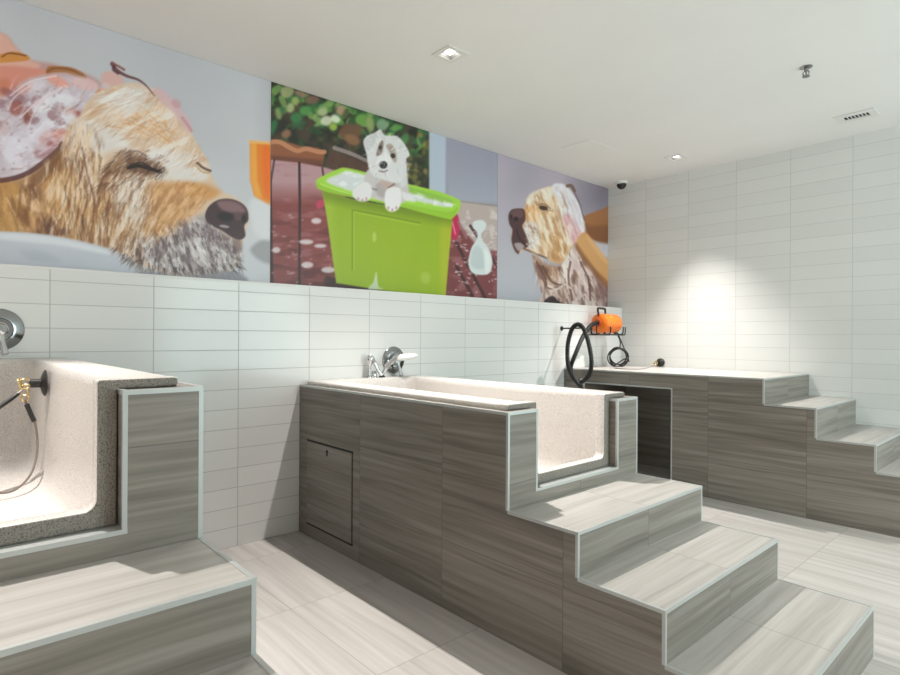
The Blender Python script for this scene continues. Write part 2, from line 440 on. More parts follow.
# grooming counter along the far wall
def counter():
    root = empty('grooming_counter', (0, Y3, 0), 'wood-look tiled counter with a knee opening and descending steps along the white tiled end wall', 'counter')
    y0, y1 = -0.5075, YR-Y3-0.003; z3 = 0.960; X = 1.801
    ox0, ox1, oz = 0.235, 1.088, 0.833
    b = MB()
    b.prism([(0.001, 0), (ox0, 0), (ox0, oz), (ox1, oz), (ox1, 0), (X, 0), (X, z3), (0.001, z3)], 'y', y0, 0.22)
    b.box(0.001, X, 0.22, y1, 0, z3)
    o = b.build('counter_body', [M['wood'], M['lit_tread']], root, grain=dict(WG, y0=0.0))
    for p in o.data.polygons:
        if p.normal.z > 0.9 and p.center.z > 0.9: p.material_index = 1  # top face gets the paler, lit-looking tile
    t = MB()
    edge_bar(t, (0.003, y0, z3), (X, y0, z3), 0, 1, -1, 0.010)
    edge_bar(t, (X, y0, z3), (X, y1, z3), -1, 0, -1)
    edge_bar(t, (X, y0, 0.774), (X, y0, z3), -1, 1, 0)
    edge_bar(t, (ox0, y0, oz), (ox1, y0, oz), 0, 1, 1, 0.010); edge_bar(t, (ox1, y0, 0), (ox1, y0, oz+0.010), 1, 1, 0, 0.010); edge_bar(t, (ox0, y0, 0), (ox0, y0, oz+0.010), -1, 1, 0, 0.010)
    t.build('edge_trim', M['trim'], root, weld=False)
    add_steps(root, [1.801, 2.139, 2.479, 2.82, 3.16], [0.774, 0.568, 0.3936, 0.197], y0, y1)
counter()
M['plate_chrome'] = new_mat('plate_chrome', 0.16, 1.0, (0.36, 0.37, 0.38, 1))
M['dark_chrome'] = new_mat('dull_chrome', 0.3, 1.0, (0.30, 0.30, 0.30, 1))
M['chrome'].node_tree.nodes['Principled BSDF'].inputs['Base Color'].default_value = (0.62, 0.64, 0.66, 1)
# ------------------------------------------------------------------ tub fittings
def valve(y, z, label, name='shower_valve', lever_ang=-80):
    root = empty(name, (0, y, z), label, 'shower valve', None)
    b = MB(); b.lathe([(0.0, 0.0015), (0.097, 0.0015), (0.098, 0.006), (0.090, 0.014), (0.070, 0.017), (0.066, 0.020), (0.055, 0.021), (0.052, 0.017), (0.040, 0.017), (0.0, 0.017)], (0, 0, 0), (1, 0, 0), 48)
    b.build('escutcheon', M['plate_chrome'], root, smooth=True)
    b = MB(); b.lathe([(0.036, 0.015), (0.036, 0.030), (0.030, 0.034), (0.030, 0.058), (0.024, 0.066), (0.0, 0.068)], (0, 0, 0), (1, 0, 0), 32)
    b.build('hub', M['chrome'], root, smooth=True)
    a = math.radians(lever_ang); d = Vector((0.25, math.cos(a), math.sin(a))).normalized()
    b = MB(); p0 = Vector((0.048, 0, 0))
    b.tube([p0 + d*t for t in (0.0, 0.03, 0.06, 0.09, 0.115, 0.122)], [0.014, 0.013, 0.011, 0.013, 0.016, 0.010], 14)
    b.build('lever', M['chrome'], root, smooth=True)
    return root
valve(0.232, 1.274, 'round chrome valve plate on the tiles above the tub at the left edge')
valve(2.502, 1.083, 'round chrome valve plate on the tiles behind the middle tub, above its hand sprayer')

zr = 0.941+0.0275
fa = empty('tub_faucet', (0, 0, 0), 'chrome deck faucet with an upright handle and a white hand sprayer on the middle tub', 'faucet')
b = MB(); b.lathe([(0.026, 0), (0.026, 0.006), (0.018, 0.012), (0.017, 0.040), (0.013, 0.046), (0.0, 0.047)], (0.052, 2.300, zr-0.001), (0, 0, 1), 24)
b.build('spout_base', M['chrome'], fa, smooth=True)
b = MB(); b.lathe([(0.024, 0), (0.024, 0.006), (0.010, 0.014), (0.009, 0.055), (0.010, 0.075), (0.022, 0.098), (0.029, 0.125), (0.028, 0.142), (0.018, 0.156), (0.0, 0.160)], (0.050, 2.262, zr-0.001), (0, 0.02, 1), 24)
dv = b.build('diverter_handle', M['chrome'], fa, smooth=True)
b = MB(); b.tube(curve_pts([(0.058, 2.270, 1.118), (0.075, 2.278, 1.100), (0.085, 2.290, 1.055), (0.090, 2.315, 1.010), (0.095, 2.335, 0.985)], 6), [0.008]*9+[0.012]*16, 14)
b.build('swivel_arm', M['chrome'], fa, smooth=True)
b = MB(); b.lathe([(0.022, 0), (0.022, 0.008), (0.012, 0.014), (0.012, 0.03), (0.0, 0.03)], (0.070, 2.355, zr-0.001), (0, 0, 1), 20)
b.build('sprayer_socket', M['black_rubber'], fa, smooth=True)
b = MB(); hp = curve_pts([(0.070, 2.357, zr+0.02), (0.085, 2.372, 1.020), (0.098, 2.400, 1.065), (0.115, 2.445, 1.100), (0.125, 2.480, 1.112)], 6)
b.tube(hp, lambda t: 0, 14) if False else b.tube(hp, 0.015, 14, rfun=lambda t: 0.012+0.010*t)
sh = b.build('sprayer_handle', M['chrome'], fa, smooth=True)
b = MB(); rings = []
hd0, hd1 = Vector((0.118, 2.440, 1.100)), Vector((0.150, 2.610, 1.122))
for k in range(13):
    t = k/12; c = hd0.lerp(hd1, t); w = 0.006+0.036*math.sin(PI*min(1, t*0.93+0.07))**0.6
    rings.append([c + Vector((w*1.0*math.cos(a), 0, 0.62*w*math.sin(a))) for a in [2*PI*i/18 for i in range(18)]])
b.loft(rings, True, True, True); b.build('sprayer_head', M['white_plastic'], sh, smooth=True)

# tether with a suction cup inside the left tub
te = empty('tether', (0, 0, 0), 'cable tether with brass clips on a black suction cup inside the left tub', 'tether')
cy = 0.3355
b = MB(); b.lathe([(0.0, 0), (0.050, 0.001), (0.052, 0.005), (0.040, 0.012), (0.022, 0.018), (0.0, 0.02)], (0.655, cy, 1.062), (0, -1, 0.02), 28)
b.build('suction_cup', M['black_rubber'], te, smooth=True)
b = MB(); b.lathe([(0.017, 0.015), (0.017, 0.050), (0.012, 0.054), (0.0, 0.054)], (0.655, cy, 1.062), (0, -1, 0.02), 18)
b.build('stem', M['black_rubber'], te, smooth=True)
cx = 0.70
def ringpts(c, r, n=20, ax=(1, 0, 0), tilt=0.0):
    q = Vector(ax).normalized().to_track_quat('Z', 'Y'); c = Vector(c)
    return [c + q @ Vector((r*math.cos(2*PI*k/n), r*math.sin(2*PI*k/n), 0)) for k in range(n)]
b = MB()
for c, r, ax in (((0.665, 0.268, 1.062), 0.020, (1, 0.2, 0.1)), ((0.675, 0.252, 1.068), 0.018, (0.3, 1, 0.4)), ((0.68, 0.262, 1.033), 0.014, (1, 0, 0.3)), ((0.68, 0.268, 1.010), 0.014, (0.8, 0.5, 0))):
    b.tube(ringpts(c, r, 20, ax), 0.0036, 8, closed=True)
b.box(0.66, 0.668, 0.250, 0.30, 1.054, 1.061)
b.build('clip', M['brass'], te, smooth=True, bevel=None)
cab = curve_pts([(0.68, 0.266, 1.000), (0.685, 0.285, 0.945), (0.70, 0.298, 0.90), (0.73, 0.300, 0.82), (0.80, 0.275, 0.745), (0.86, 0.225, 0.705), (0.88, 0.170, 0.706), (0.88, 0.120, 0.74), (0.88, 0.080, 0.80),
                 (0.86, 0.085, 0.87), (0.82, 0.11, 0.93), (0.77, 0.165, 0.975), (0.71, 0.225, 1.015), (0.69, 0.255, 1.04)], 8)
b = MB(); b.tube(cab, 0.0042, 8); b.build('cable', M['steel_cable'], te, smooth=True)
b = MB(); b.tube(cab[2:14], 0.0085, 10); b.tube(cab[-16:-4], 0.0085, 10); b.build('cable_sleeve', M['black_rubber'], te, smooth=True)

# tether lying on the counter, its cup on the end wall
t2 = empty('tether', (0, 0, 0), 'thin cable tether lying in an arc on the counter, small suction cup on the tiles', 'tether')
b = MB(); b.lathe([(0.0, 0), (0.046, 0.001), (0.047, 0.006), (0.032, 0.014), (0.016, 0.022), (0.0, 0.024)], (0.455, YR-0.0015, 1.006), (0, -1, 0.25), 24)
b.build('suction_cup', M['black_rubber'], t2, smooth=True)
b = MB(); b.tube(ringpts((0.430, 5.515, 1.000), 0.018, 18, (0.3, 1, 0)), 0.005, 8, closed=True); b.tube(ringpts((0.412, 5.50, 0.985), 0.014, 18, (1, 0.4, 0)), 0.005, 8, closed=True)
b.build('clip', M['brass'], t2, smooth=True, bevel=None)
b = MB(); b.tube(curve_pts([(0.415, 5.50, 0.975), (0.43, 5.40, 0.966), (0.51, 5.20, 0.9655), (0.575, 4.98, 0.9655), (0.54, 4.86, 0.9655), (0.42, 4.84, 0.9655), (0.32, 4.92, 0.9655), (0.27, 5.05, 0.9655)], 8), 0.005, 8)
b.build('cable', M['grey_cable'], t2, smooth=True)

# ------------------------------------------------------------------ grooming dryer on its wall rack
rk = empty('wall_rack', (0, 0, 0), 'black wire rack on the tiles holding the orange dryer', 'rack')
b = MB(); wr = 0.0065; zb = 1.292
for yy in (4.99, 5.22):
    b.tube(curve_pts([(0.002, yy, 1.36), (0.01, yy, zb+0.02), (0.03, yy, zb), (0.20, yy, zb), (0.228, yy, zb+0.015), (0.232, yy, zb+0.05), (0.232, yy, zb+0.075)], 5), wr, 8)
for xx in (0.05, 0.215): b.tube([(xx, 4.79, zb-0.006), (xx, 5.27, zb-0.006)], wr, 8)
b.tube(curve_pts([(0.215, 4.795, zb-0.006), (0.215, 4.775, zb+0.012), (0.215, 4.772, zb+0.09)], 5), wr, 8)
b.tube(curve_pts([(0.215, 5.265, zb-0.006), (0.215, 5.285, zb+0.014), (0.215, 5.287, zb+0.075)], 5), wr, 8)
b.build('rack_wire', M['black_metal'], rk, smooth=True)
b = MB(); b.box(0.001, 0.006, 4.93, 5.27, 1.345, 1.375); b.build('wall_plate', M['black_metal'], rk)

dr = empty('pet_dryer', (0.130, 5.085, 1.400), 'orange cylindrical pet dryer with a black ribbed hose, above the far counter', 'dryer')
b = MB(); R = 0.098
b.lathe([(0.030, -0.160), (0.055, -0.160), (0.062, -0.157), (0.086, -0.150), (R, -0.135), (R, -0.055), (R-0.004, -0.050), (R-0.004, -0.042), (R, -0.037), (R, 0.120), (R-0.010, 0.140), (0.060, 0.150), (0.0, 0.150)], (0, 0, 0), (0, 1, 0), 40)
b.build('housing', M['orange'], dr, smooth=True)
b = MB(); b.lathe([(0.024, -0.175), (0.040, -0.174), (0.042, -0.164), (0.042, -0.156)], (0, 0, 0), (0, 1, 0), 32)
b.build('hose_collar', M['orange_dark'], dr, smooth=True)
b = MB(); b.lathe([(0.0, 0.148), (0.058, 0.149), (0.058, 0.156), (0.05, 0.159), (0.0, 0.159)], (0, 0, 0), (0, 1, 0), 32)
b.build('end_cap', M['orange_dark'], dr, smooth=True)
b = MB(); b.tube(curve_pts([(0.0, -0.148, 0.070), (0.0, -0.165, 0.135), (0.0, -0.152, 0.150), (0.0, -0.05, 0.148), (0.0, -0.036, 0.135), (0.0, -0.03, 0.084)], 5), 0.0105, 10)
b.build('carry_handle', M['black_rubber'], dr, smooth=True)
for yy in (-0.10, 0.09):
    for xx in (-0.03, 0.035):
        b = MB(); b.lathe([(0.012, 0), (0.012, 0.024), (0.0, 0.024)], (xx, yy, -0.107), (0, 0, 1), 12)
        b.build('foot', M['black_rubber'], dr, smooth=True)
b = MB(); b.box(0.070, 0.090, 0.03, 0.10, 0.005, 0.04); b.box(0.07, 0.0905, -0.01, 0.015, 0.01, 0.03)
b.build('switch_plate', M['orange_dark'], dr, bevel=0.004)
# ribbed hose: out of the dryer, down, round the bottom, up over the hook and down again
O = Vector((0.130, 5.085, 1.400))
hose = curve_pts([Vector(p)-O for p in [(0.130, 4.925, 1.400), (0.130, 4.87, 1.398), (0.137, 4.79, 1.372), (0.155, 4.68, 1.31), (0.19, 4.56, 1.235), (0.190, 4.465, 1.10), (0.160, 4.440, 0.985), (0.183, 4.430, 0.890), (0.272, 4.425, 0.852), (0.355, 4.43, 0.905), (0.388, 4.435, 1.02),
        (0.360, 4.44, 1.18), (0.318, 4.42, 1.325), (0.270, 4.40, 1.376), (0.214, 4.385, 1.342), (0.170, 4.38, 1.21), (0.160, 4.385, 1.06), (0.180, 4.39, 0.95), (0.225, 4.40, 0.88)]], 14)
b = MB(); n = len(hose)
dense = []
for i in range(n-1):
    for k in range(3): dense.append(hose[i].lerp(hose[i+1], k/3))
dense.append(hose[-1])
b.tube(dense, [0.0215 if (i//2) % 2 == 0 else 0.0185 for i in range(len(dense))], 14)
ho = b.build('hose', M['black_rubber'], dr, smooth=True)
b = MB(); b.tube(curve_pts([Vector(p)-O for p in [(0.222, 4.40, 0.885), (0.26, 4.405, 0.84), (0.300, 4.41, 0.80), (0.318, 4.412, 0.775)]], 5), 0.02, 14, rfun=lambda t: 0.024-0.010*t)
b.build('nozzle', M['black_rubber'], ho, smooth=True)
# coiled mains lead hanging under the dryer
cc = Vector((0.165, 5.235, 1.062))-O
vw = Vector((CAM[0]-0.165, CAM[1]-5.235, 0.0)).normalized(); sd = Vector((-vw.y, vw.x, 0))
lead = [Vector((0.06, 0.08, -0.092)), cc+sd*0.02+Vector((0, 0, 0.16))]
for k in range(0, 81):
    a = 0.9*PI/2+2*PI*k/18; lp = k/18
    lead.append(cc + sd*(0.088*math.cos(a)+0.014*math.sin(lp*2.1)) + Vector((0, 0, 0.090*math.sin(a)-0.012*math.sin(lp*3.3))) + vw*(0.004*lp))
lead += [cc+sd*0.07+Vector((0, 0, -0.02)), cc+sd*0.105+Vector((0, 0, -0.045))]
b = MB(); b.tube(curve_pts(lead, 6), 0.0066, 8)
b.tube(curve_pts([Vector((0.06, 0.10, -0.092)), cc+sd*0.05+Vector((0, 0, 0.11)), cc+sd*0.085+Vector((0, 0, 0.03)), cc+sd*0.11+Vector((0, 0, -0.05))], 6), 0.0058, 8)
b.build('power_cord', M['black_rubber'], dr, smooth=True)
hk = MB(); hk.tube([(0.001, 4.505, 1.343), (0.30, 4.398, 1.343), (0.312, 4.398, 1.350), (0.316, 4.398, 1.368)], 0.0075, 10)
hk.lathe([(0.0, 0.001), (0.022, 0.001), (0.022, 0.006), (0.0, 0.008)], (0, 4.505, 1.343), (1, 0, 0), 20)
tag(hk.build('hose_hook', M['black_metal'], None, smooth=True), 'black hook on the tiles that the dryer hose loops over', 'hook')

# ------------------------------------------------------------------ ceiling fixtures
for (lx, ly), lab in zip(LAMPS, ('square recessed ceiling lamp above the middle tub', 'square recessed ceiling lamp nearest the white tiled end wall')):
    root = empty('recessed_lamp', (lx, ly, H), lab, 'ceiling lamp', 'recessed ceiling lamps')
    root.pop('group', None) if 'group' in root.keys() else None
    b = MB(); o_, i_ = 0.078, HS-0.002
    for x0, x1, y0, y1 in ((-o_, o_, -o_, -i_), (-o_, o_, i_, o_), (-o_, -i_, -i_, i_), (i_, o_, -i_, i_)): b.box(x0, x1, y0, y1, -0.005, -0.0002)
    b.build('lamp_trim', M['white_enamel'], root)
    b = MB(); w = 0.004; top = 0.075; i_ = HS-0.001
    for x0, x1, y0, y1 in ((-i_, i_, -i_, -i_+w), (-i_, i_, i_-w, i_), (-i_, -i_+w, -i_, i_), (i_-w, i_, -i_, i_)): b.box(x0, x1, y0, y1, -0.001, top)
    b.box(-i_, i_, -i_, i_, top, top+0.004)
    b.build('lamp_housing', M['can'], root, weld=False)
    b = MB(); b.lathe([(0.0, -0.022), (0.020, -0.019), (0.031, -0.009), (0.035, 0.0), (0.038, 0.045), (0.0, 0.047)], (0, 0, 0.024), (0, 0, 1), 28)
    b.build('bulb', M['lens'], root, smooth=True)

sp = empty('sprinkler_head', (2.237, 3.953, H), 'small chrome fire sprinkler head on the ceiling', 'sprinkler')
b = MB(); b.lathe([(0.0, 0.0002), (0.034, 0.0002), (0.034, 0.004), (0.016, 0.012), (0.0, 0.013)], (0, 0, 0), (0, 0, -1), 24); b.build('cover_plate', M['dark_chrome'], sp, smooth=True)
b = MB(); b.lathe([(0.011, 0.010), (0.011, 0.026), (0.004, 0.028), (0.004, 0.05), (0.0, 0.05)], (0, 0, 0), (0, 0, -1), 14)
for s in (-1, 1): b.tube(curve_pts([(s*0.009, 0, -0.024), (s*0.017, 0, -0.036), (s*0.012, 0, -0.050), (0, 0, -0.058)], 4), 0.0035, 8)
b.build('body', M['dark_chrome'], sp, smooth=True)
b = MB(); b.lathe([(0.0, 0.056), (0.021, 0.056), (0.022, 0.059), (0.0, 0.060)], (0, 0, 0), (0, 0, -1), 20); b.build('deflector', M['dark_chrome'], sp, smooth=True)

ve = empty('air_vent', (2.240, 5.085, H), 'small white rectangular ceiling vent with dark slots', 'vent')
b = MB(); a, c, e, f = 0.125, 0.095, 0.078, 0.040
for x0, x1, y0, y1 in ((-a, a, -c, -f), (-a, a, f, c), (-a, -e, -f, f), (e, a, -f, f)): b.box(x0, x1, y0, y1, -0.008, -0.0003)
b.build('frame', M['white_enamel'], ve, weld=False)
b = MB(); b.box(-e, e, -f, f, -0.0014, -0.0004); b.build('opening', M['vent_dark'], ve)  # dark sheet standing in for the shade behind the slats
b = MB()
for k in range(1, 7): x = -e+2*e*k/7; b.box(x-0.003, x+0.003, -f, f, -0.0035, -0.0015)
b.build('slat', M['white_enamel'], ve, weld=False)

ca = empty('security_camera', (0.075, 5.43, H), 'dark dome security camera on a white base in the ceiling corner', 'camera')
b = MB(); b.lathe([(0.0, 0.0003), (0.062, 0.0003), (0.062, 0.018), (0.055, 0.026), (0.0, 0.027)], (0, 0, 0), (0, 0, -1), 32); b.build('base', M['white_plastic'], ca, smooth=True)
b = MB(); b.lathe([(0.050, 0.0265)] + [(0.050*math.cos(t), 0.030+0.050*math.sin(t)) for t in [PI/2*k/8 for k in range(8)]] + [(0.0, 0.080)], (0, 0, 0), (0, 0, -1), 32); b.build('dome', M['dome'], ca, smooth=True)

ap = empty('access_panel', (0.455, 4.27, H), 'flush white access panel in the ceiling beside the mural wall', 'access panel')
b = MB(); b.box(-0.150, 0.150, -0.195, 0.195, -0.0030, -0.0003); b.build('panel', M['ceiling'], ap, bevel=0.001)
# ------------------------------------------------------------------ printed wall murals (flat prints; the picture is a colour attribute)
def wall_pt(u, v):
    """where a point of the print lies on the mural wall (y, z)"""
    X, Y = (u-U0)/FPX, (v-V0)/FPX
    X, Y = X*math.cos(ROLL)+Y*math.sin(ROLL), -X*math.sin(ROLL)+Y*math.cos(ROLL)
    d = (-math.sin(YAW)+X*math.cos(YAW), math.cos(YAW)+X*math.sin(YAW), -Y)
    t = (MX-CAM[0])/d[0]
    return CAM[1]+t*d[1], CAM[2]+t*d[2]

class Print:
    """a little painter: every sample of the print knows its (u, v) design coordinate"""
    def __init__(self, y0, y1, step, seed):
        self.y0, self.y1 = y0, y1; self.z0, self.z1 = ZT+0.0015, H-0.002
        self.ny = int(round((y1-y0)/step))+1; self.nz = int(round((self.z1-self.z0)/0.0055))+1
        Yg, Zg = np.meshgrid(np.linspace(y0, y1, self.ny), np.linspace(self.z0, self.z1, self.nz))
        dx, dy = MX-CAM[0], Yg-CAM[1]
        lat = dx*math.cos(YAW)+dy*math.sin(YAW); dep = -dx*math.sin(YAW)+dy*math.cos(YAW)
        X, Y = lat/dep, -(Zg-CAM[2])/dep
        X, Y = X*math.cos(ROLL)-Y*math.sin(ROLL), X*math.sin(ROLL)+Y*math.cos(ROLL)
        self.U, self.V = U0+FPX*X, V0+FPX*Y
        self.img = np.zeros((self.nz, self.ny, 3)); self.rs = np.random.RandomState(seed)
        self.full = (slice(None), slice(None))
    def win(self, u0, u1, v0, v1):
        q = [wall_pt(u, v) for u in (u0, u1) for v in (v0, v1)]
        ys = [p[0] for p in q]; zs = [p[1] for p in q]
        a = int((min(ys)-self.y0)/(self.y1-self.y0)*(self.ny-1))-1; b = int((max(ys)-self.y0)/(self.y1-self.y0)*(self.ny-1))+3
        c = int((min(zs)-self.z0)/(self.z1-self.z0)*(self.nz-1))-1; d = int((max(zs)-self.z0)/(self.z1-self.z0)*(self.nz-1))+3
        a, c = max(a, 0), max(c, 0)
        if b <= a or d <= c or a >= self.ny or c >= self.nz: return None
        return (slice(c, d), slice(a, b))
    def noise(self, su, sv, oct=3, ang=0.0):
        ca, sa = math.cos(ang), math.sin(ang)
        P, Q = (self.U*ca+self.V*sa)/su, (-self.U*sa+self.V*ca)/sv
        out = 0; amp = 1; tot = 0
        for o in range(oct):
            L = self.rs.rand(64, 64); p, q = P*2**o+17.3*o, Q*2**o+5.1*o
            i, j = np.floor(p).astype(int), np.floor(q).astype(int); f, g = p-i, q-j
            f, g = f*f*(3-2*f), g*g*(3-2*g)
            A = lambda a, b: L[a % 64, b % 64]
            out = out + amp*((A(i, j)*(1-f)+A(i+1, j)*f)*(1-g)+(A(i, j+1)*(1-f)+A(i+1, j+1)*f)*g)
            tot += amp; amp *= 0.5
        return out/tot
    def blend(self, w, m, col, a=1.0):
        m = (m*a)[..., None]; c = np.asarray(col, float)
        if c.ndim == 1: c = c[None, None, :]
        else: c = c[w]
        self.img[w] = self.img[w]*(1-m)+c*m
    def mask(self, pts, blur=1.0, smooth=True):
        if smooth: pts = [(p.x, p.y) for p in curve_pts([(a, b, 0) for a, b in pts], 5, closed=True)]
        us = [p[0] for p in pts]; vs = [p[1] for p in pts]
        w = self.win(min(us)-blur-1, max(us)+blur+1, min(vs)-blur-1, max(vs)+blur+1)
        if w is None: return None, None
        U, V = self.U[w], self.V[w]
        inside = np.zeros(U.shape, bool); dist = np.full(U.shape, 1e9)
        for (a, b), (c, d) in zip(pts, pts[1:]+pts[:1]):
            if b != d:
                cr = ((b > V) != (d > V)) & (U < (c-a)*(V-b)/(d-b)+a); inside ^= cr
            l2 = (c-a)**2+(d-b)**2+1e-9; t = np.clip(((U-a)*(c-a)+(V-b)*(d-b))/l2, 0, 1)
            dist = np.minimum(dist, (U-a-t*(c-a))**2+(V-b-t*(d-b))**2)
        sd = np.sqrt(dist)*np.where(inside, 1, -1)
        m = np.clip(sd/(2*blur)+0.5, 0, 1); return w, m*m*(3-2*m)
    def poly(self, pts, col, blur=1.0, a=1.0, smooth=True, tex=None):
        w, m = self.mask(pts, blur, smooth)
        if w is None: return
        if tex is not None: m = m*tex[w]
        self.blend(w, m, col, a)
    def ell(self, u, v, ru, rv, col, blur=1.0, a=1.0, rot=0.0, tex=None):
        pts = [(u+ru*math.cos(t)*math.cos(rot)-rv*math.sin(t)*math.sin(rot), v+ru*math.cos(t)*math.sin(rot)+rv*math.sin(t)*math.cos(rot)) for t in [2*PI*k/24 for k in range(24)]]
        self.poly(pts, col, blur, a, False, tex)
    def line(self, pts, wd, col, a=1.0, taper=False, smooth=True):
        if smooth and len(pts) > 2: pts = [(p.x, p.y) for p in curve_pts([(x, y, 0) for x, y in pts], 5)]
        us = [p[0] for p in pts]; vs = [p[1] for p in pts]; e = wd+1.2
        w = self.win(min(us)-e, max(us)+e, min(vs)-e, max(vs)+e)
        if w is None: return
        U, V = self.U[w], self.V[w]
        if U.size == 0: return
        best = np.zeros(U.shape); n = len(pts)-1
        for i, ((a0, b0), (c, d)) in enumerate(zip(pts, pts[1:])):
            l2 = (c-a0)**2+(d-b0)**2+1e-9; t = np.clip(((U-a0)*(c-a0)+(V-b0)*(d-b0))/l2, 0, 1)
            dd = np.sqrt((U-a0-t*(c-a0))**2+(V-b0-t*(d-b0))**2)
            ww = wd*0.5*((1-0.8*(i+t)/n) if taper else 1.0)
            best = np.maximum(best, np.clip(ww-dd+0.5, 0, 1)*np.clip(ww*2, 0.25, 1))
        self.blend(w, best, col, a)
    def fur(self, pts, n, ang, ln, wd, cols, a=0.6, bend=0.25, smooth=True):
        """n hair strokes inside the outline; ang(u, v) gives the lie of the hair in radians (v grows downwards)"""
        if smooth: pts = [(p.x, p.y) for p in curve_pts([(x, y, 0) for x, y in pts], 4, closed=True)]
        us = [p[0] for p in pts]; vs = [p[1] for p in pts]; rs = self.rs; k = 0; tries = 0
        while k < n and tries < n*8:
            tries += 1
            u, v = rs.uniform(min(us), max(us)), rs.uniform(min(vs), max(vs)); ins = False
            for (x0, y0), (x1, y1) in zip(pts, pts[1:]+pts[:1]):
                if (y0 > v) != (y1 > v) and u < (x1-x0)*(v-y0)/(y1-y0)+x0: ins = not ins
            if not ins: continue
            k += 1
            t = (ang(u, v) if callable(ang) else ang)+rs.normal(0, 0.16); l = ln*rs.uniform(0.5, 1.25); bd = rs.normal(0, bend)
            p = [(u, v), (u+l*0.5*math.cos(t), v+l*0.5*math.sin(t)), (u+l*0.5*math.cos(t)+l*0.5*math.cos(t+bd), v+l*0.5*math.sin(t)+l*0.5*math.sin(t+bd))]
            c = np.array(cols[rs.randint(len(cols))], float)*rs.uniform(0.92, 1.06)
            self.line(p, wd*rs.uniform(0.6, 1.3), np.clip(c, 0, 255), a*rs.uniform(0.6, 1.0), True, False)
    def build(self, name, label):
        s = np.clip(self.img, 0, 255)/255.0
        lin = np.where(s <= 0.04045, s/12.92, ((s+0.055)/1.055)**2.4)*PRINT_GAIN
        lin = np.clip(lin, 0.0, 0.9)
        ny, nz = self.ny, self.nz
        Yg, Zg = np.meshgrid(np.linspace(self.y0, self.y1, ny), np.linspace(self.z0, self.z1, nz))
        co = np.stack([np.full(Yg.shape, MX+0.0045), Yg, Zg], -1).reshape(-1, 3)
        i = np.arange(ny*nz).reshape(nz, ny)
        q = np.stack([i[:-1, :-1], i[:-1, 1:], i[1:, 1:], i[1:, :-1]], -1).reshape(-1, 4)
        # rim and back, so the print is a thin board
        bco = co[[i[0, 0], i[0, -1], i[-1, -1], i[-1, 0]]].copy(); bco[:, 0] = MX+0.0005
        N = len(co); allco = np.concatenate([co, bco])
        c4 = [int(i[0, 0]), int(i[0, -1]), int(i[-1, -1]), int(i[-1, 0])]
        faces = q.tolist()
        loop = [i[0, :], i[:, -1], i[-1, ::-1], i[::-1, 0]]
        for e in range(4):
            faces.append([int(x) for x in loop[e][::-1]] + [N+e, N+(e+1) % 4])
        faces.append([N+3, N+2, N+1, N])
        me = bpy.data.meshes.new(name); me.from_pydata(allco.tolist(), [], faces)
        at = me.color_attributes.new('Print', 'FLOAT_COLOR', 'POINT')
        rgba = np.ones((N+4, 4), np.float32); rgba[:N, :3] = lin.reshape(-1, 3); rgba[N:, :3] = 0.6
        at.data.foreach_set('color', rgba.ravel())
        me.materials.append(M['print'])
        o = bpy.data.objects.new(name, me); COL.objects.link(o)
        return tag(o, label, 'wall mural')

m = new_mat('mural_print', 0.42); nt = NT(m); ca_ = nt.add('ShaderNodeAttribute'); ca_.attribute_name = 'Print'
nt.link(ca_.outputs['Color'], nt.bsdf.inputs['Base Color']); M['print'] = m
PRINT_GAIN = 1.27

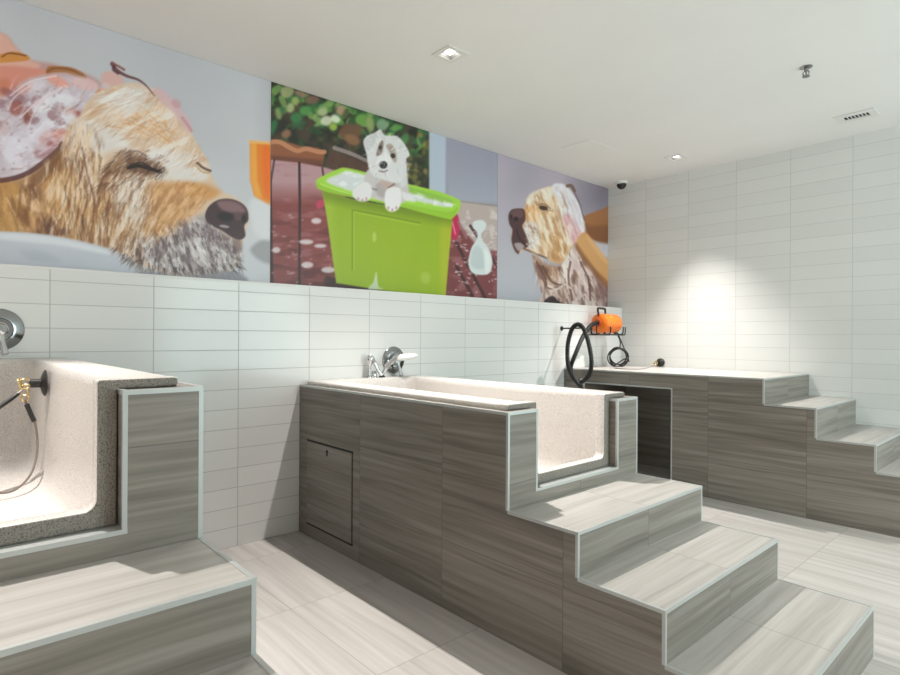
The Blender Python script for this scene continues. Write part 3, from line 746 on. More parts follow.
# ---- left: the retriever asleep under a lathered hand
def mural_left():
    P = Print(-0.42, 1.634, 0.0055, 3); F = P.full
    n = P.noise(90, 60, 2)[..., None]; P.img[:] = np.array([174, 175, 181])+n*np.array([12, 12, 12])
    P.blend(F, np.clip((P.V-150)/110, 0, 1)*np.clip((P.U-150)/60, 0, 1), (199, 199, 203), 0.75)
    P.blend(F, np.clip((P.U-252)/18, 0, 1)*np.clip((170-P.V)/40, 0, 1), (168, 168, 176), 0.7)
    P.poly([(205, 172), (262, 168), (262, 178), (215, 182)], (186, 186, 192), 5, 0.6)
    # white ledge at the right and the glass of juice
    P.poly([(228, 262), (246, 246), (262, 256), (275, 262), (275, 290), (225, 290)], (190, 190, 196), 3)
    P.poly([(250, 250), (262, 240), (275, 244), (275, 262), (262, 262)], (120, 118, 122), 3, 0.6)
    P.poly([(249.5, 141), (272, 143), (272, 206), (264, 203), (254, 196), (250, 180)], (214, 122, 34), 1.2, smooth=False)
    P.poly([(250, 142), (256, 143), (257, 180), (262, 198), (255, 196), (250.5, 178)], (236, 160, 66), 1.6, 0.8, False)
    P.poly([(262, 150), (270, 152), (270, 196), (264, 190)], (226, 96, 20), 2.5, 0.7)
    P.poly([(248, 140), (272, 142), (272, 145), (249, 143.5)], (232, 176, 110), 0.8, 0.8, False)
    P.poly([(250, 200), (272, 208), (272, 238), (254, 232)], (206, 206, 210), 4, 0.7)
    # body of the dog behind, with lather
    lather = P.noise(17, 13, 4, 0.5)
    P.poly([(-60, 20), (0, 33), (16, 48), (30, 60), (60, 66), (105, 88), (110, 150), (60, 240), (-60, 240)], (178, 140, 138), 3)
    P.poly([(-50, 30), (0, 33), (14, 46), (26, 58), (40, 66), (20, 74), (-50, 60)], (206, 160, 146), 3)
    P.poly([(-30, 60), (2, 54), (16, 52), (29, 57), (26, 61), (4, 63), (-30, 66)], (193, 130, 62), 1.2)
    P.line([(2, 57), (10, 53.5), (26, 56)], 1.6, (112, 60, 28), 0.9)
    P.poly([(-40, 68), (8, 66), (38, 69), (48, 73), (24, 82), (8, 96), (-10, 104), (-40, 100)], (201, 132, 116), 2.5)
    P.poly([(-30, 80), (2, 78), (10, 86), (0, 100), (-30, 110)], (186, 112, 84), 4, 0.7)
    P.poly([(46, 74), (48, 67), (58, 66.5), (72, 68), (84, 74), (86, 79), (78, 78), (66, 73), (54, 73)], (156, 102, 58), 0.9)
    P.line([(47, 72), (55, 68.5), (70, 70), (82, 76)], 1.6, (104, 62, 34), 0.7)
    # foam on the neck and hand
    P.poly([(-40, 105), (6, 96), (26, 82), (50, 76), (74, 76), (94, 84), (108, 96), (100, 118), (84, 130), (62, 146), (46, 160), (30, 172), (8, 180), (-40, 182)], (190, 178, 188), 5)
    for (u, v, a, b, c, al, r) in ((58, 82, 12, 5, (214, 150, 136), .9, .4), (84, 84, 14, 6, (212, 176, 176), .8, .2), (112, 80, 12, 8, (206, 158, 152), .8, .3), (103, 95, 8, 6, (196, 132, 84), .8, .5), (24, 90, 10, 4, (190, 128, 118), .7, -.5),
                                  (16, 108, 7, 8, (150, 84, 76), .85, .3), (28, 116, 5, 9, (126, 66, 58), .9, .1), (36, 100, 6, 4, (140, 96, 104), .7, -.6), (68, 112, 7, 4, (196, 120, 104), .8, .1), (78, 116, 4, 5, (150, 76, 66), .8, 0),
                                  (56, 138, 18, 9, (176, 108, 104), .75, -.1), (64, 134, 12, 4, (206, 140, 122), .8, 0), (44, 150, 12, 8, (150, 96, 102), .6, -.5), (4, 128, 6, 8, (160, 118, 116), .7, 0), (-8, 150, 8, 12, (180, 130, 120), .7, 0), (18, 150, 9, 6, (176, 166, 178), .7, .4)):
        P.ell(u, v, a, b, c, 2.2, al, r)
    P.poly([(40, 108), (52, 94), (72, 98), (70, 110), (84, 126), (60, 128), (44, 122)], (216, 217, 224), 3, 0.75)
    P.poly([(22, 128), (44, 110), (50, 118), (34, 140), (20, 160), (6, 168), (4, 150)], (200, 194, 206), 4, 0.7)
    P.blend(F, np.clip((lather-0.52)*7, 0, 1)*np.clip((115-P.U)/20, 0, 1)*np.clip((178-P.V)/10, 0, 1)*np.clip((P.V-76)/10, 0, 1), (224, 220, 230), 0.5)
    P.blend(F, np.clip((0.40-lather)*8, 0, 1)*np.clip((95-P.U)/20, 0, 1)*np.clip((176-P.V)/10, 0, 1)*np.clip((P.V-80)/10, 0, 1), (120, 72, 78), 0.55)
    for _ in range(90):
        u, v = P.rs.uniform(-30, 60), P.rs.uniform(90, 176); P.ell(u, v, P.rs.uniform(.8, 2.2), P.rs.uniform(.7, 1.8), (232, 230, 238) if P.rs.rand() < .5 else (104, 70, 84), 0.9, 0.28)
    P.fur([(-20, 100), (60, 84), (100, 100), (70, 140), (20, 172), (-20, 176)], 130, lambda u, v: -0.6+0.01*(v-120), 18, 1.6, [(226, 220, 228), (198, 170, 178), (150, 104, 106), (214, 206, 216)], .45, .5)
    for pts in ([(10, 96), (30, 82), (56, 76)], [(20, 118), (40, 100), (62, 88)], [(28, 128), (36, 108), (50, 92)], [(8, 110), (14, 98), (30, 86)]):
        P.line(pts, 1.6, (222, 206, 214), 0.7)
    # the dog's head
    head = [(62, 150), (74, 128), (86, 104), (100, 92), (122, 84), (140, 84), (158, 92), (172, 104), (186, 124), (196, 142), (207, 160), (212, 176), (220, 190), (236, 198), (246, 208), (248, 220), (243, 240), (240, 258), (232, 270),
            (212, 276), (186, 277), (160, 272), (138, 264), (118, 252), (96, 246), (62, 238), (30, 232), (-30, 232), (-30, 178), (10, 180), (36, 170)]
    P.poly(head, (204, 180, 158), 1.8)
    P.poly([(-30, 182), (10, 180), (34, 172), (54, 156), (70, 150), (96, 170), (104, 210), (110, 246), (60, 238), (-30, 233)], (168, 128, 88), 4)
    P.poly([(-30, 184), (12, 183), (22, 196), (26, 228), (-30, 232)], (178, 132, 76), 4, .9)
    P.line([(-20, 182), (6, 180), (26, 174), (44, 162), (58, 150), (62, 144)], 5.0, (74, 38, 40), 0.8)
    P.poly([(44, 162), (60, 148), (70, 156), (60, 176), (42, 186), (30, 180)], (120, 84, 58), 4, .75)
    # ear hanging with white lather
    P.poly([(70, 122), (84, 120), (88, 150), (94, 184), (90, 206), (78, 200), (68, 176), (62, 150)], (208, 190, 176), 3, .85)
    P.poly([(60, 170), (74, 168), (84, 190), (92, 214), (76, 226), (56, 214), (46, 196), (40, 184)], (196, 150, 100), 4, .8)
    P.poly([(16, 196), (34, 192), (46, 206), (56, 214), (44, 214), (28, 208)], (214, 178, 140), 2, .9)
    P.poly([(26, 230), (32, 218), (44, 212), (50, 216), (42, 230)], (190, 146, 104), 2, .9)
    P.poly([(44, 214), (50, 216), (58, 228), (66, 228), (70, 234), (46, 234)], (84, 48, 40), 2, .85)
    P.poly([(24, 188), (34, 184), (38, 196), (30, 200)], (110, 72, 46), 2, .8)
    P.poly([(24, 208), (32, 214), (28, 228), (14, 222)], (126, 86, 52), 3, .7)
    # tan and white areas of the face
    P.poly([(112, 104), (140, 92), (164, 106), (182, 128), (188, 148), (168, 146), (148, 136), (118, 132), (100, 124)], (212, 188, 166), 5)
    P.poly([(122, 88), (146, 88), (160, 98), (150, 104), (128, 102), (112, 104)], (206, 202, 200), 4, .7)
    P.poly([(84, 122), (112, 128), (130, 146), (116, 150), (96, 156), (88, 146)], (212, 208, 208), 4, .8)
    P.poly([(150, 150), (172, 150), (200, 158), (208, 176), (190, 186), (168, 182), (150, 172)], (212, 206, 204), 5, .9)
    P.poly([(112, 180), (134, 178), (152, 190), (150, 216), (134, 222), (118, 214), (108, 196)], (208, 198, 192), 5, .85)
    P.poly([(96, 180), (112, 172), (112, 200), (120, 222), (132, 236), (112, 244), (96, 232), (90, 206)], (176, 130, 84), 5, .85)
    P.poly([(150, 186), (176, 182), (204, 184), (220, 192), (206, 200), (196, 212), (176, 226), (156, 238), (144, 232), (150, 210)], (190, 140, 90), 5, .9)
    P.poly([(176, 184), (200, 184), (216, 194), (206, 200), (188, 196)], (198, 142, 82), 3, .8)
    P.poly([(140, 238), (164, 236), (192, 218), (208, 216), (214, 228), (232, 244), (240, 252), (232, 268), (206, 274), (176, 274), (148, 262)], (160, 148, 148), 5, .95)
    # hair
    cream = [(224, 208, 192), (214, 186, 154), (202, 162, 124), (228, 222, 218), (216, 206, 198), (190, 148, 112)]
    brown = [(150, 102, 60), (196, 150, 98), (214, 176, 128), (118, 74, 44), (224, 204, 180)]
    P.fur([(100, 92), (140, 86), (166, 100), (190, 136), (206, 164), (170, 160), (140, 140), (100, 130), (88, 120)], 620, lambda u, v: 2.75-0.006*(u-100)-0.2, 15, 1.15, cream+[(170, 128, 96), (236, 232, 230)], .5)
    P.fur([(116, 112), (150, 108), (178, 140), (160, 142), (130, 130)], 90, lambda u, v: 0.55, 15, 1.5, [(196, 142, 86), (212, 160, 104), (226, 190, 146)], .55)
    P.fur([(70, 124), (96, 128), (104, 180), (104, 234), (60, 236), (44, 190), (56, 156)], 520, lambda u, v: 1.75+0.004*(80-u), 22, 1.3, brown, .55)
    P.fur([(-20, 186), (30, 184), (50, 210), (50, 230), (-20, 230)], 110, lambda u, v: 1.2, 18, 1.8, brown, .45)
    P.fur([(96, 180), (150, 182), (152, 222), (140, 250), (104, 242)], 480, lambda u, v: 1.9-0.004*(u-110), 16, 1.1, brown+[(226, 216, 206)], .6)
    P.fur([(150, 184), (206, 186), (196, 216), (160, 244), (142, 230)], 380, lambda u, v: 2.2, 11, 1.05, [(172, 118, 68), (214, 168, 118), (150, 98, 56), (228, 200, 170)], .55)
    P.fur([(120, 236), (160, 238), (190, 222), (212, 226), (236, 250), (230, 268), (190, 273), (150, 264)], 480, lambda u, v: 1.15+0.012*(190-u), 9, 1.3, [(218, 212, 212), (196, 188, 190), (96, 80, 82), (64, 46, 50), (232, 228, 228), (136, 122, 124)], .75)
    P.fur([(128, 244), (170, 264), (236, 262), (238, 274), (190, 280), (140, 268)], 160, lambda u, v: 1.3+0.008*(190-u), 8, 1.5, [(70, 48, 48), (44, 30, 32), (108, 84, 80)], .8)
    # damp clumps: light and dark locks following the lie of the coat
    for pts, su, sv, ang, lo, hi, al in (
            ([(62, 150), (80, 124), (104, 150), (110, 244), (60, 238), (20, 230), (20, 186)], 26, 5, 1.65, (112, 72, 44), (226, 208, 186), .6),
            ([(100, 172), (150, 180), (156, 224), (140, 252), (104, 244)], 18, 4, 1.9, (120, 78, 50), (228, 218, 210), .55),
            ([(92, 100), (140, 86), (170, 104), (196, 144), (206, 166), (160, 164), (120, 146), (90, 130)], 30, 6, 2.65, (186, 140, 104), (226, 222, 220), .6),
            ([(140, 240), (200, 218), (238, 250), (232, 270), (180, 274), (150, 264)], 11, 4, 1.2, (70, 52, 56), (222, 218, 220), .55),
            ([(152, 188), (204, 186), (196, 214), (160, 240), (146, 230)], 14, 4, 2.2, (160, 106, 62), (222, 186, 146), .5),
            ([(-40, 186), (20, 184), (40, 200), (56, 236), (-40, 232)], 20, 7, 1.3, (96, 58, 36), (208, 164, 108), .5)):
        q = P.noise(su, sv, 3, ang); w_, m_ = P.mask(pts, 5)
        P.blend(w_, m_*np.clip((0.44-q[w_])*7, 0, 1), lo, al); P.blend(w_, m_*np.clip((q[w_]-0.56)*7, 0, 1), hi, al)
    # closed eye, lashes, brow
    P.poly([(112, 160), (126, 152), (142, 156), (160, 166), (166, 172), (150, 176), (128, 174), (112, 176), (100, 190), (102, 172)], (130, 92, 62), 4, .75)
    P.poly([(126, 158), (140, 156), (156, 164), (164, 172), (150, 175), (132, 172)], (92, 62, 46), 3.5, .7)
    P.fur([(104, 168), (120, 152), (142, 152), (160, 162), (168, 174), (146, 180), (120, 184), (104, 190)], 150, lambda u, v: 2.35-0.004*(u-120), 13, 1.3, [(66, 42, 34), (104, 70, 48), (214, 204, 198), (150, 108, 72), (56, 36, 30)], .7, .4)
    P.fur([(120, 148), (150, 150), (172, 160), (160, 164), (130, 156)], 60, 2.6, 12, 1.2, [(88, 64, 60), (210, 206, 206), (150, 120, 104)], .6, .4)
    P.line([(124, 154), (136, 151), (146, 156)], 1.4, (78, 58, 58), .5)
    P.line([(128, 168), (138, 166), (150, 169), (160, 172)], 3.6, (32, 20, 20), 0.95)
    P.line([(130, 165), (141, 163), (150, 167)], 2.0, (40, 26, 26), .8)
    P.line([(197, 163), (203, 168), (210, 171)], 2.6, (96, 66, 44), .9); P.line([(196, 166), (202, 172), (209, 173)], 2, (190, 150, 100), .8)
    for pts in ([(106, 126), (120, 128), (134, 132)], [(128, 124), (146, 128), (158, 140)], [(150, 116), (162, 128), (168, 142)], [(120, 140), (132, 138), (142, 140)], [(164, 122), (178, 146)]): P.line(pts, 1.6, (176, 116, 66), .3, True)
    P.line([(82, 148), (88, 176), (94, 200), (92, 222)], 2.2, (92, 50, 36), .6); P.line([(96, 196), (102, 180), (110, 170)], 2.4, (104, 62, 42), .6)
    P.line([(80, 124), (84, 150), (92, 186)], 2.4, (226, 206, 190), .6)
    P.fur([(60, 160), (104, 150), (108, 236), (62, 234)], 120, lambda u, v: 1.65, 26, 2.0, [(96, 58, 36), (120, 78, 48), (228, 208, 184), (84, 50, 34)], .5, .35)
    P.fur([(112, 190), (160, 196), (150, 246), (110, 240)], 110, lambda u, v: 1.85, 14, 1.6, [(110, 70, 42), (226, 216, 206), (134, 90, 56)], .5, .35)
    P.fur([(100, 94), (138, 86), (160, 98), (150, 108), (112, 108)], 90, 2.7, 20, 1.6, [(214, 212, 214), (222, 220, 222), (204, 190, 178)], .55)
    P.fur([(158, 150), (196, 152), (208, 176), (176, 182), (156, 170)], 80, 2.5, 10, 1.3, [(222, 220, 220), (206, 196, 190), (212, 186, 158)], .5)
    # far ear and its dark edge
    P.poly([(154, 88), (166, 92), (178, 104), (190, 122), (192, 132), (184, 128), (172, 112), (160, 102)], (200, 168, 174), 2, .8)
    P.ell(176, 104, 5, 4, (188, 140, 150), 2, .7, .7); P.line([(182, 118), (188, 126), (191, 131)], 3, (184, 128, 138), .7)
    P.line([(112, 64), (116, 70), (126, 76), (138, 80), (147, 87), (154, 96)], 4.2, (92, 54, 58), 0.95, True)
    P.line([(112, 63), (119, 67), (124, 70)], 2.4, (120, 76, 66), .9); P.line([(114, 66), (113, 70), (118, 74)], 2.2, (70, 36, 40), .8)
    # nose and mouth
    P.poly([(205, 214), (209, 206), (218, 200), (230, 199), (241, 203), (247, 210), (248, 220), (244, 226), (245, 236), (239, 240), (231, 237), (222, 231), (212, 226), (206, 221)], (62, 40, 44), 1.0)
    P.poly([(217, 202), (230, 200.5), (241, 205), (245, 212), (234, 213), (222, 210)], (126, 94, 98), 2.2, .9)
    P.ell(238, 216, 4, 4.5, (96, 66, 70), 1.5, .7); P.ell(225, 217, 8, 4.5, (26, 14, 17), 1.8, .95, .15); P.ell(243.5, 219, 2.2, 4, (24, 14, 16), 1.0, .9)
    P.ell(224, 226.5, 5, 1.4, (170, 160, 164), .8, .8, .15)
    P.poly([(206, 222), (216, 229), (232, 238), (240, 240), (241, 250), (232, 254), (214, 244), (202, 232)], (86, 66, 70), 3, .6)
    P.fur([(200, 222), (238, 244), (238, 262), (196, 262)], 130, lambda u, v: 1.3, 7, 1.2, [(214, 208, 210), (60, 42, 46), (188, 180, 184)], .7)
    # rim of the white bath in front
    P.poly([(-40, 231), (0, 231.5), (40, 234), (80, 241), (112, 250), (130, 258), (139, 268), (142, 290), (-40, 290)], (186, 188, 198), 1.6)
    P.poly([(-40, 232), (0, 233), (44, 236), (84, 244), (118, 254), (104, 254), (60, 246), (0, 240), (-40, 240)], (212, 213, 220), 2.5, .8)
    P.poly([(20, 250), (44, 252), (60, 262), (30, 260)], (164, 168, 180), 4, .5)
    P.fur([(110, 246), (140, 262), (146, 272), (120, 256)], 60, 2.2, 8, 1.3, [(70, 48, 46), (150, 130, 120), (104, 76, 62)], .7)
    P.poly([(140, 272), (180, 276), (236, 272), (240, 290), (138, 290)], (128, 124, 132), 3, .85)
    return P.build('wall_mural', 'mural print of a sleeping wet golden dog with foam and an orange glass')

# ---- middle: white puppy in a green bucket on a red deck
def mural_mid():
    P = Print(1.637, 3.782, 0.0065, 5); F = P.full; rs = P.rs
    P.img[:] = (34, 36, 28)
    n1 = P.noise(14, 14, 3); n2 = P.noise(7, 7, 2)
    P.blend(F, np.clip((n1-.5)*5, 0, 1), (74, 56, 44), .8); P.blend(F, np.clip((n2-.6)*6, 0, 1), (60, 84, 46), .7)
    # leaves and blossom
    for _ in range(150):
        u, v = rs.uniform(268, 428), 0; v = 84+(u-270)*0.29+abs(rs.normal(0, 20))
        if u > 372 and v > 168: continue
        c = [(52, 108, 52), (88, 142, 62), (34, 72, 36), (124, 158, 88), (44, 92, 58), (70, 60, 44)][rs.randint(6)]
        P.ell(u, v, rs.uniform(2.5, 7), rs.uniform(1.6, 3.8), c, 1.6, .75, rs.uniform(0, PI))
    for (u, v, a, b, c) in ((287, 92, 7, 6, (150, 152, 108)), (295, 101, 4, 4, (146, 164, 92)), (290, 108, 4, 5, (164, 176, 122)), (278, 114, 3, 6, (128, 140, 88)), (305, 111, 6, 5, (74, 138, 70)), (296, 118, 6, 5, (52, 116, 66)), (322, 112, 5, 4, (164, 170, 130)),
                            (326, 121, 6, 5, (196, 204, 178)), (335, 119, 5, 4, (210, 216, 196)), (333, 127, 4, 4, (150, 178, 70)), (340, 110, 4, 5, (170, 136, 112)), (300, 94, 6, 3, (140, 110, 92)), (362, 120, 7, 6, (100, 148, 66)), (370, 124, 4, 8, (136, 150, 92)), (382, 125, 6, 6, (120, 150, 120)),
                            (272, 128, 4, 9, (44, 104, 62)), (312, 100, 7, 4, (120, 90, 74)), (350, 132, 12, 8, (104, 70, 50)), (352, 140, 8, 5, (128, 92, 62)), (396, 128, 6, 3, (90, 142, 72)), (404, 140, 4, 7, (70, 120, 66)), (286, 134, 5, 4, (140, 100, 78))):
        P.ell(u, v, a, b, c, 2.0, .9, rs.uniform(-.5, .5))
    for _ in range(40):
        u, v = rs.uniform(405, 428), rs.uniform(135, 190); P.ell(u, v, rs.uniform(1.5, 5), rs.uniform(1.5, 4), [(150, 130, 70), (110, 104, 52), (60, 66, 36), (40, 44, 30)][rs.randint(4)], 1.6, .7)
    # terracotta troughs
    P.poly([(262, 141), (280, 140), (300, 146), (318, 148), (325, 152), (322, 165), (300, 163), (262, 160)], (132, 78, 50), 1.4, smooth=False)
    P.poly([(262, 155), (322, 160), (322, 168), (262, 166)], (92, 50, 38), 2, .7, False)
    P.line([(262, 143), (278, 142), (288, 147), (297, 151), (306, 149), (318, 152), (324, 152)], 4.6, (182, 126, 92), .9)
    P.line([(334, 148), (346, 152), (356, 156), (366, 161)], 4, (150, 134, 136), .8)
    P.poly([(330, 152), (345, 156), (368, 164), (368, 175), (330, 168)], (84, 52, 42), 2, .8)
    # deck boards, pink and glossy at the back, red-brown in front
    deck = [(262, 159), (300, 163), (326, 168), (345, 174), (345, 300), (262, 300)]
    P.poly(deck, (122, 58, 56), 1.2, smooth=False)
    w, mk = P.mask(deck, 1.2, False)
    g = np.clip((206-P.V)/24, 0, 1); P.blend(w, mk*g[w], (176, 142, 148), .9)
    nz = P.noise(26, 7, 3); P.blend(w, mk*np.clip((nz[w]-.5)*4, 0, 1)*np.clip((P.V[w]-192)/16, 0, 1), (86, 34, 34), .85)
    nz2 = P.noise(16, 5, 3); P.blend(w, mk*np.clip((nz2[w]-.56)*5, 0, 1), (160, 104, 112), .45)
    right = [(440, 200), (500, 208), (500, 302), (430, 302)]
    P.poly(right, (112, 56, 58), 1.5, smooth=False)
    wr_, mr = P.mask(right, 1.5, False); nz3 = P.noise(9, 6, 3); P.blend(wr_, mr*np.clip((nz3[wr_]-.5)*5, 0, 1), (150, 98, 100), .7)
    for pts in ([(268, 160), (270, 182), (272, 300)], [(299, 163), (299.5, 200), (299, 292)]): P.line(pts, 2.6, (40, 20, 22), .95, smooth=False)
    P.line([(322, 168), (323, 176)], 2, (56, 34, 36), .8)
    P.line([(274, 160), (270, 186)], 2, (52, 36, 42), .8)
    for _ in range(30):
        u, v = rs.uniform(270, 334), rs.uniform(215, 290); P.ell(u, v, rs.uniform(.8, 3), rs.uniform(.5, 1.3), (196, 172, 178), 1.0, .4)
    for (u, v, a, b) in ((307, 265, 6, 3.2), (328, 270, 7, 3), (276, 250, 4, 3), (316, 221, 5, 3), (306, 242, 7, 2.5), (320, 246, 6, 2)): P.ell(u, v, a, b, (214, 208, 212), 1.4, .8)
    # grey house wall on the right
    P.poly([(429, 60), (500, 60), (500, 206), (468, 202), (429, 196)], (143, 143, 158), 1.2, smooth=False)
    P.poly([(429, 60), (446, 60), (445, 206), (429, 200)], (168, 178, 192), 1.6, smooth=False)
    P.blend(F, np.clip((P.V-165)/40, 0, 1)*np.clip((P.U-446)/4, 0, 1)*np.clip((206-P.V)/6, 0, 1), (156, 158, 172), .8)
    P.poly([(440, 199), (500, 206), (500, 252), (478, 248), (455, 218), (440, 214)], (172, 156, 152), 2, smooth=False)
    nz4 = P.noise(6, 6, 3); w4, m4 = P.mask([(440, 205), (500, 210), (500, 250), (478, 248), (455, 218)], 3, False); P.blend(w4, m4*np.clip((nz4[w4]-.5)*5, 0, 1), (196, 186, 184), .8)
    for pts in ([(456, 243), (470, 270), (486, 300)], [(456, 266), (470, 292), (474, 302)], [(470, 226), (486, 250), (498, 268)]): P.line(pts, 3.0, (54, 28, 32), .85, smooth=False)
    for _ in range(80):
        u, v = rs.uniform(452, 499), rs.uniform(232, 300); P.ell(u, v, rs.uniform(.6, 2.2), rs.uniform(.4, 1.1), (208, 190, 194), .7, .6)
    # spray bottle
    P.poly([(473, 222), (481, 220), (486, 224), (484, 230), (481, 234), (482, 240), (489, 250), (492, 262), (489, 273), (480, 275), (471, 272), (468, 262), (471, 248), (476, 240), (477, 232), (473, 228)], (198, 204, 204), 1.0)
    P.poly([(472, 250), (478, 246), (484, 256), (484, 268), (474, 268), (470, 262)], (172, 182, 184), 2, .7)
    P.poly([(484, 250), (490, 256), (490, 270), (485, 272)], (218, 220, 220), 2, .7)
    # pink rope handles
    P.poly([(316, 203), (323, 199), (326, 204), (318, 209)], (176, 60, 88), 1.0)
    P.poly([(449, 222), (456, 214), (459, 222), (458, 236), (453, 240), (449, 232)], (178, 34, 76), 1.2); P.line([(452, 222), (455, 234)], 1.6, (226, 120, 150), .8); P.line([(458, 222), (466, 238)], 2.5, (150, 110, 116), .6)
    # shadow below the bucket
    P.poly([(326, 276), (345, 280), (440, 295), (452, 300), (380, 300), (330, 290)], (52, 26, 24), 2, .85)
    # bucket body
    body = [(322, 190), (350, 199), (400, 208), (447, 216), (452, 220), (449, 250), (445, 296), (420, 295), (380, 290), (336, 283), (333, 262), (327, 220)]
    P.poly(body, (138, 164, 28), 1.0, smooth=False)
    wb, mb = P.mask(body, 1.0, False)
    P.blend(wb, mb*np.clip((P.V[wb]-215)/70, 0, 1), (150, 172, 30), .5)
    P.blend(wb, mb*np.clip((338-P.U[wb])/10, 0, 1), (156, 180, 54), .6)
    P.blend(wb, mb*np.clip((P.U[wb]-437)/6, 0, 1), (168, 172, 40), .7)
    P.blend(wb, mb*np.clip((206+(P.U[wb]-325)*.19-P.V[wb])/9, 0, 1), (96, 118, 18), .65)
    P.line([(352, 270), (352, 210), (420, 223)], 1.4, (104, 128, 20), .75, smooth=False); P.line([(353.5, 270), (353.5, 212), (419, 225)], 1.0, (168, 190, 56), .6, smooth=False)
    P.ell(374, 237, 2, 5, (182, 196, 110), 1.5, .7); P.ell(425, 278, 5, 6, (170, 186, 90), 2.5, .6); P.poly([(373, 282), (376, 272), (378, 286), (382, 289), (368, 289)], (196, 204, 190), 1.2, .85)
    # rim and suds
    P.poly([(316, 182), (319, 178), (338, 169), (346, 168), (364, 172), (400, 182), (436, 191), (455, 198), (460, 202), (459, 210), (452, 218), (444, 218), (400, 207), (350, 197), (322, 190), (317, 187)], (150, 196, 62), 1.0)
    P.poly([(318, 183), (340, 191), (380, 199), (420, 207), (448, 212), (457, 208), (453, 218), (444, 218), (400, 207), (350, 197), (320, 190)], (136, 178, 40), 1.2, .8)
    P.poly([(326, 181), (342, 173), (352, 172), (380, 180), (400, 188), (440, 199), (452, 204), (446, 207), (410, 200), (370, 195), (344, 189)], (198, 202, 202), 1.8)
    P.poly([(404, 186), (430, 193), (452, 200), (446, 203), (410, 193)], (132, 176, 66), 1.6, .9)
    nz5 = P.noise(5, 4, 3); w5, m5 = P.mask([(326, 181), (342, 173), (352, 172), (400, 188), (452, 204), (446, 207), (370, 195), (344, 189)], 2, True); P.blend(w5, m5*np.clip((nz5[w5]-.45)*5, 0, 1), (222, 224, 226), .7)
    P.line([(320, 184), (345, 192.5), (400, 204)], 1.4, (182, 214, 110), .7)
    # puppy: body, head, ears, paws
    P.poly([(366, 172), (376, 166), (396, 168), (406, 176), (408, 196), (398, 204), (372, 198), (364, 186)], (190, 184, 184), 1.4)
    P.poly([(376, 184), (390, 182), (398, 190), (392, 198), (378, 196)], (150, 138, 138), 2, .6)
    P.poly([(382, 176), (392, 180), (396, 188), (386, 190), (380, 184)], (190, 160, 150), 2, .6)
    P.line([(388, 188), (394, 184)], 1.6, (90, 76, 76), .7); P.line([(370, 188), (376, 190)], 2, (104, 96, 96), .6)
    P.poly([(363, 142), (367, 136), (374, 133), (380, 129.5), (384, 135), (390, 136), (396, 136), (402, 141), (408, 151), (409, 156), (405, 160), (406, 170), (404, 180), (396, 183), (384, 180), (373, 176), (368, 166), (366, 154)], (206, 204, 206), 1.0)
    P.poly([(364, 142), (370, 136), (376, 134), (374, 144), (368, 150)], (186, 184, 188), 1.4, .7)
    P.poly([(380, 142), (383, 142), (382, 152), (378, 156), (376, 154)], (112, 88, 76), 1.2, .8)
    P.poly([(386, 146), (390, 144), (395, 150), (396, 162), (392, 160), (389, 152)], (138, 112, 98), 1.5, .7)
    P.ell(380, 147.5, 1.8, 2.2, (46, 36, 36), .8, .85); P.ell(392.5, 156, 2.5, 2.4, (40, 28, 28), .8, .95)
    P.ell(384, 160, 7, 6, (220, 218, 218), 2, .8)
    P.ell(383, 165, 4.0, 3.8, (28, 24, 28), .9, 1); P.ell(382, 163.4, 1.4, .8, (90, 86, 92), .6, .8); P.line([(379, 171), (383, 172), (387, 170.5)], 1.4, (120, 84, 88), .8)
    P.fur([(364, 140), (382, 131), (402, 142), (408, 156), (405, 178), (390, 182), (370, 172)], 120, lambda u, v: math.atan2(v-158, u-385), 6, 1.2, [(222, 221, 224), (190, 186, 190), (232, 232, 234), (170, 162, 162)], .5)
    P.fur([(404, 158), (408, 160), (408, 182), (402, 184)], 26, 1.5, 6, 1.3, [(216, 214, 216), (150, 144, 146)], .7)
    P.poly([(399, 164), (404, 160), (407, 170), (406, 184), (400, 186)], (206, 204, 206), 1.6, .8)
    P.poly([(355, 188), (364, 182), (371, 186), (371, 196), (367, 201), (358, 201), (352, 195)], (214, 210, 212), 1.2); P.poly([(385, 192), (392, 187), (400, 189), (401, 200), (398, 209), (391, 212), (385, 207)], (218, 214, 216), 1.2)
    for (u, v) in ((358, 199), (362, 200.5), (366, 199), (388, 208), (392, 210), (396, 208)): P.ell(u, v, 1.2, 1.8, (176, 140, 146), .7, .7)
    P.poly([(402, 192), (412, 196), (415, 202), (404, 200)], (216, 214, 218), 1.4, .8)
    return P.build('wall_mural', 'mural print of a wet white puppy in a lime green bucket on a red deck')

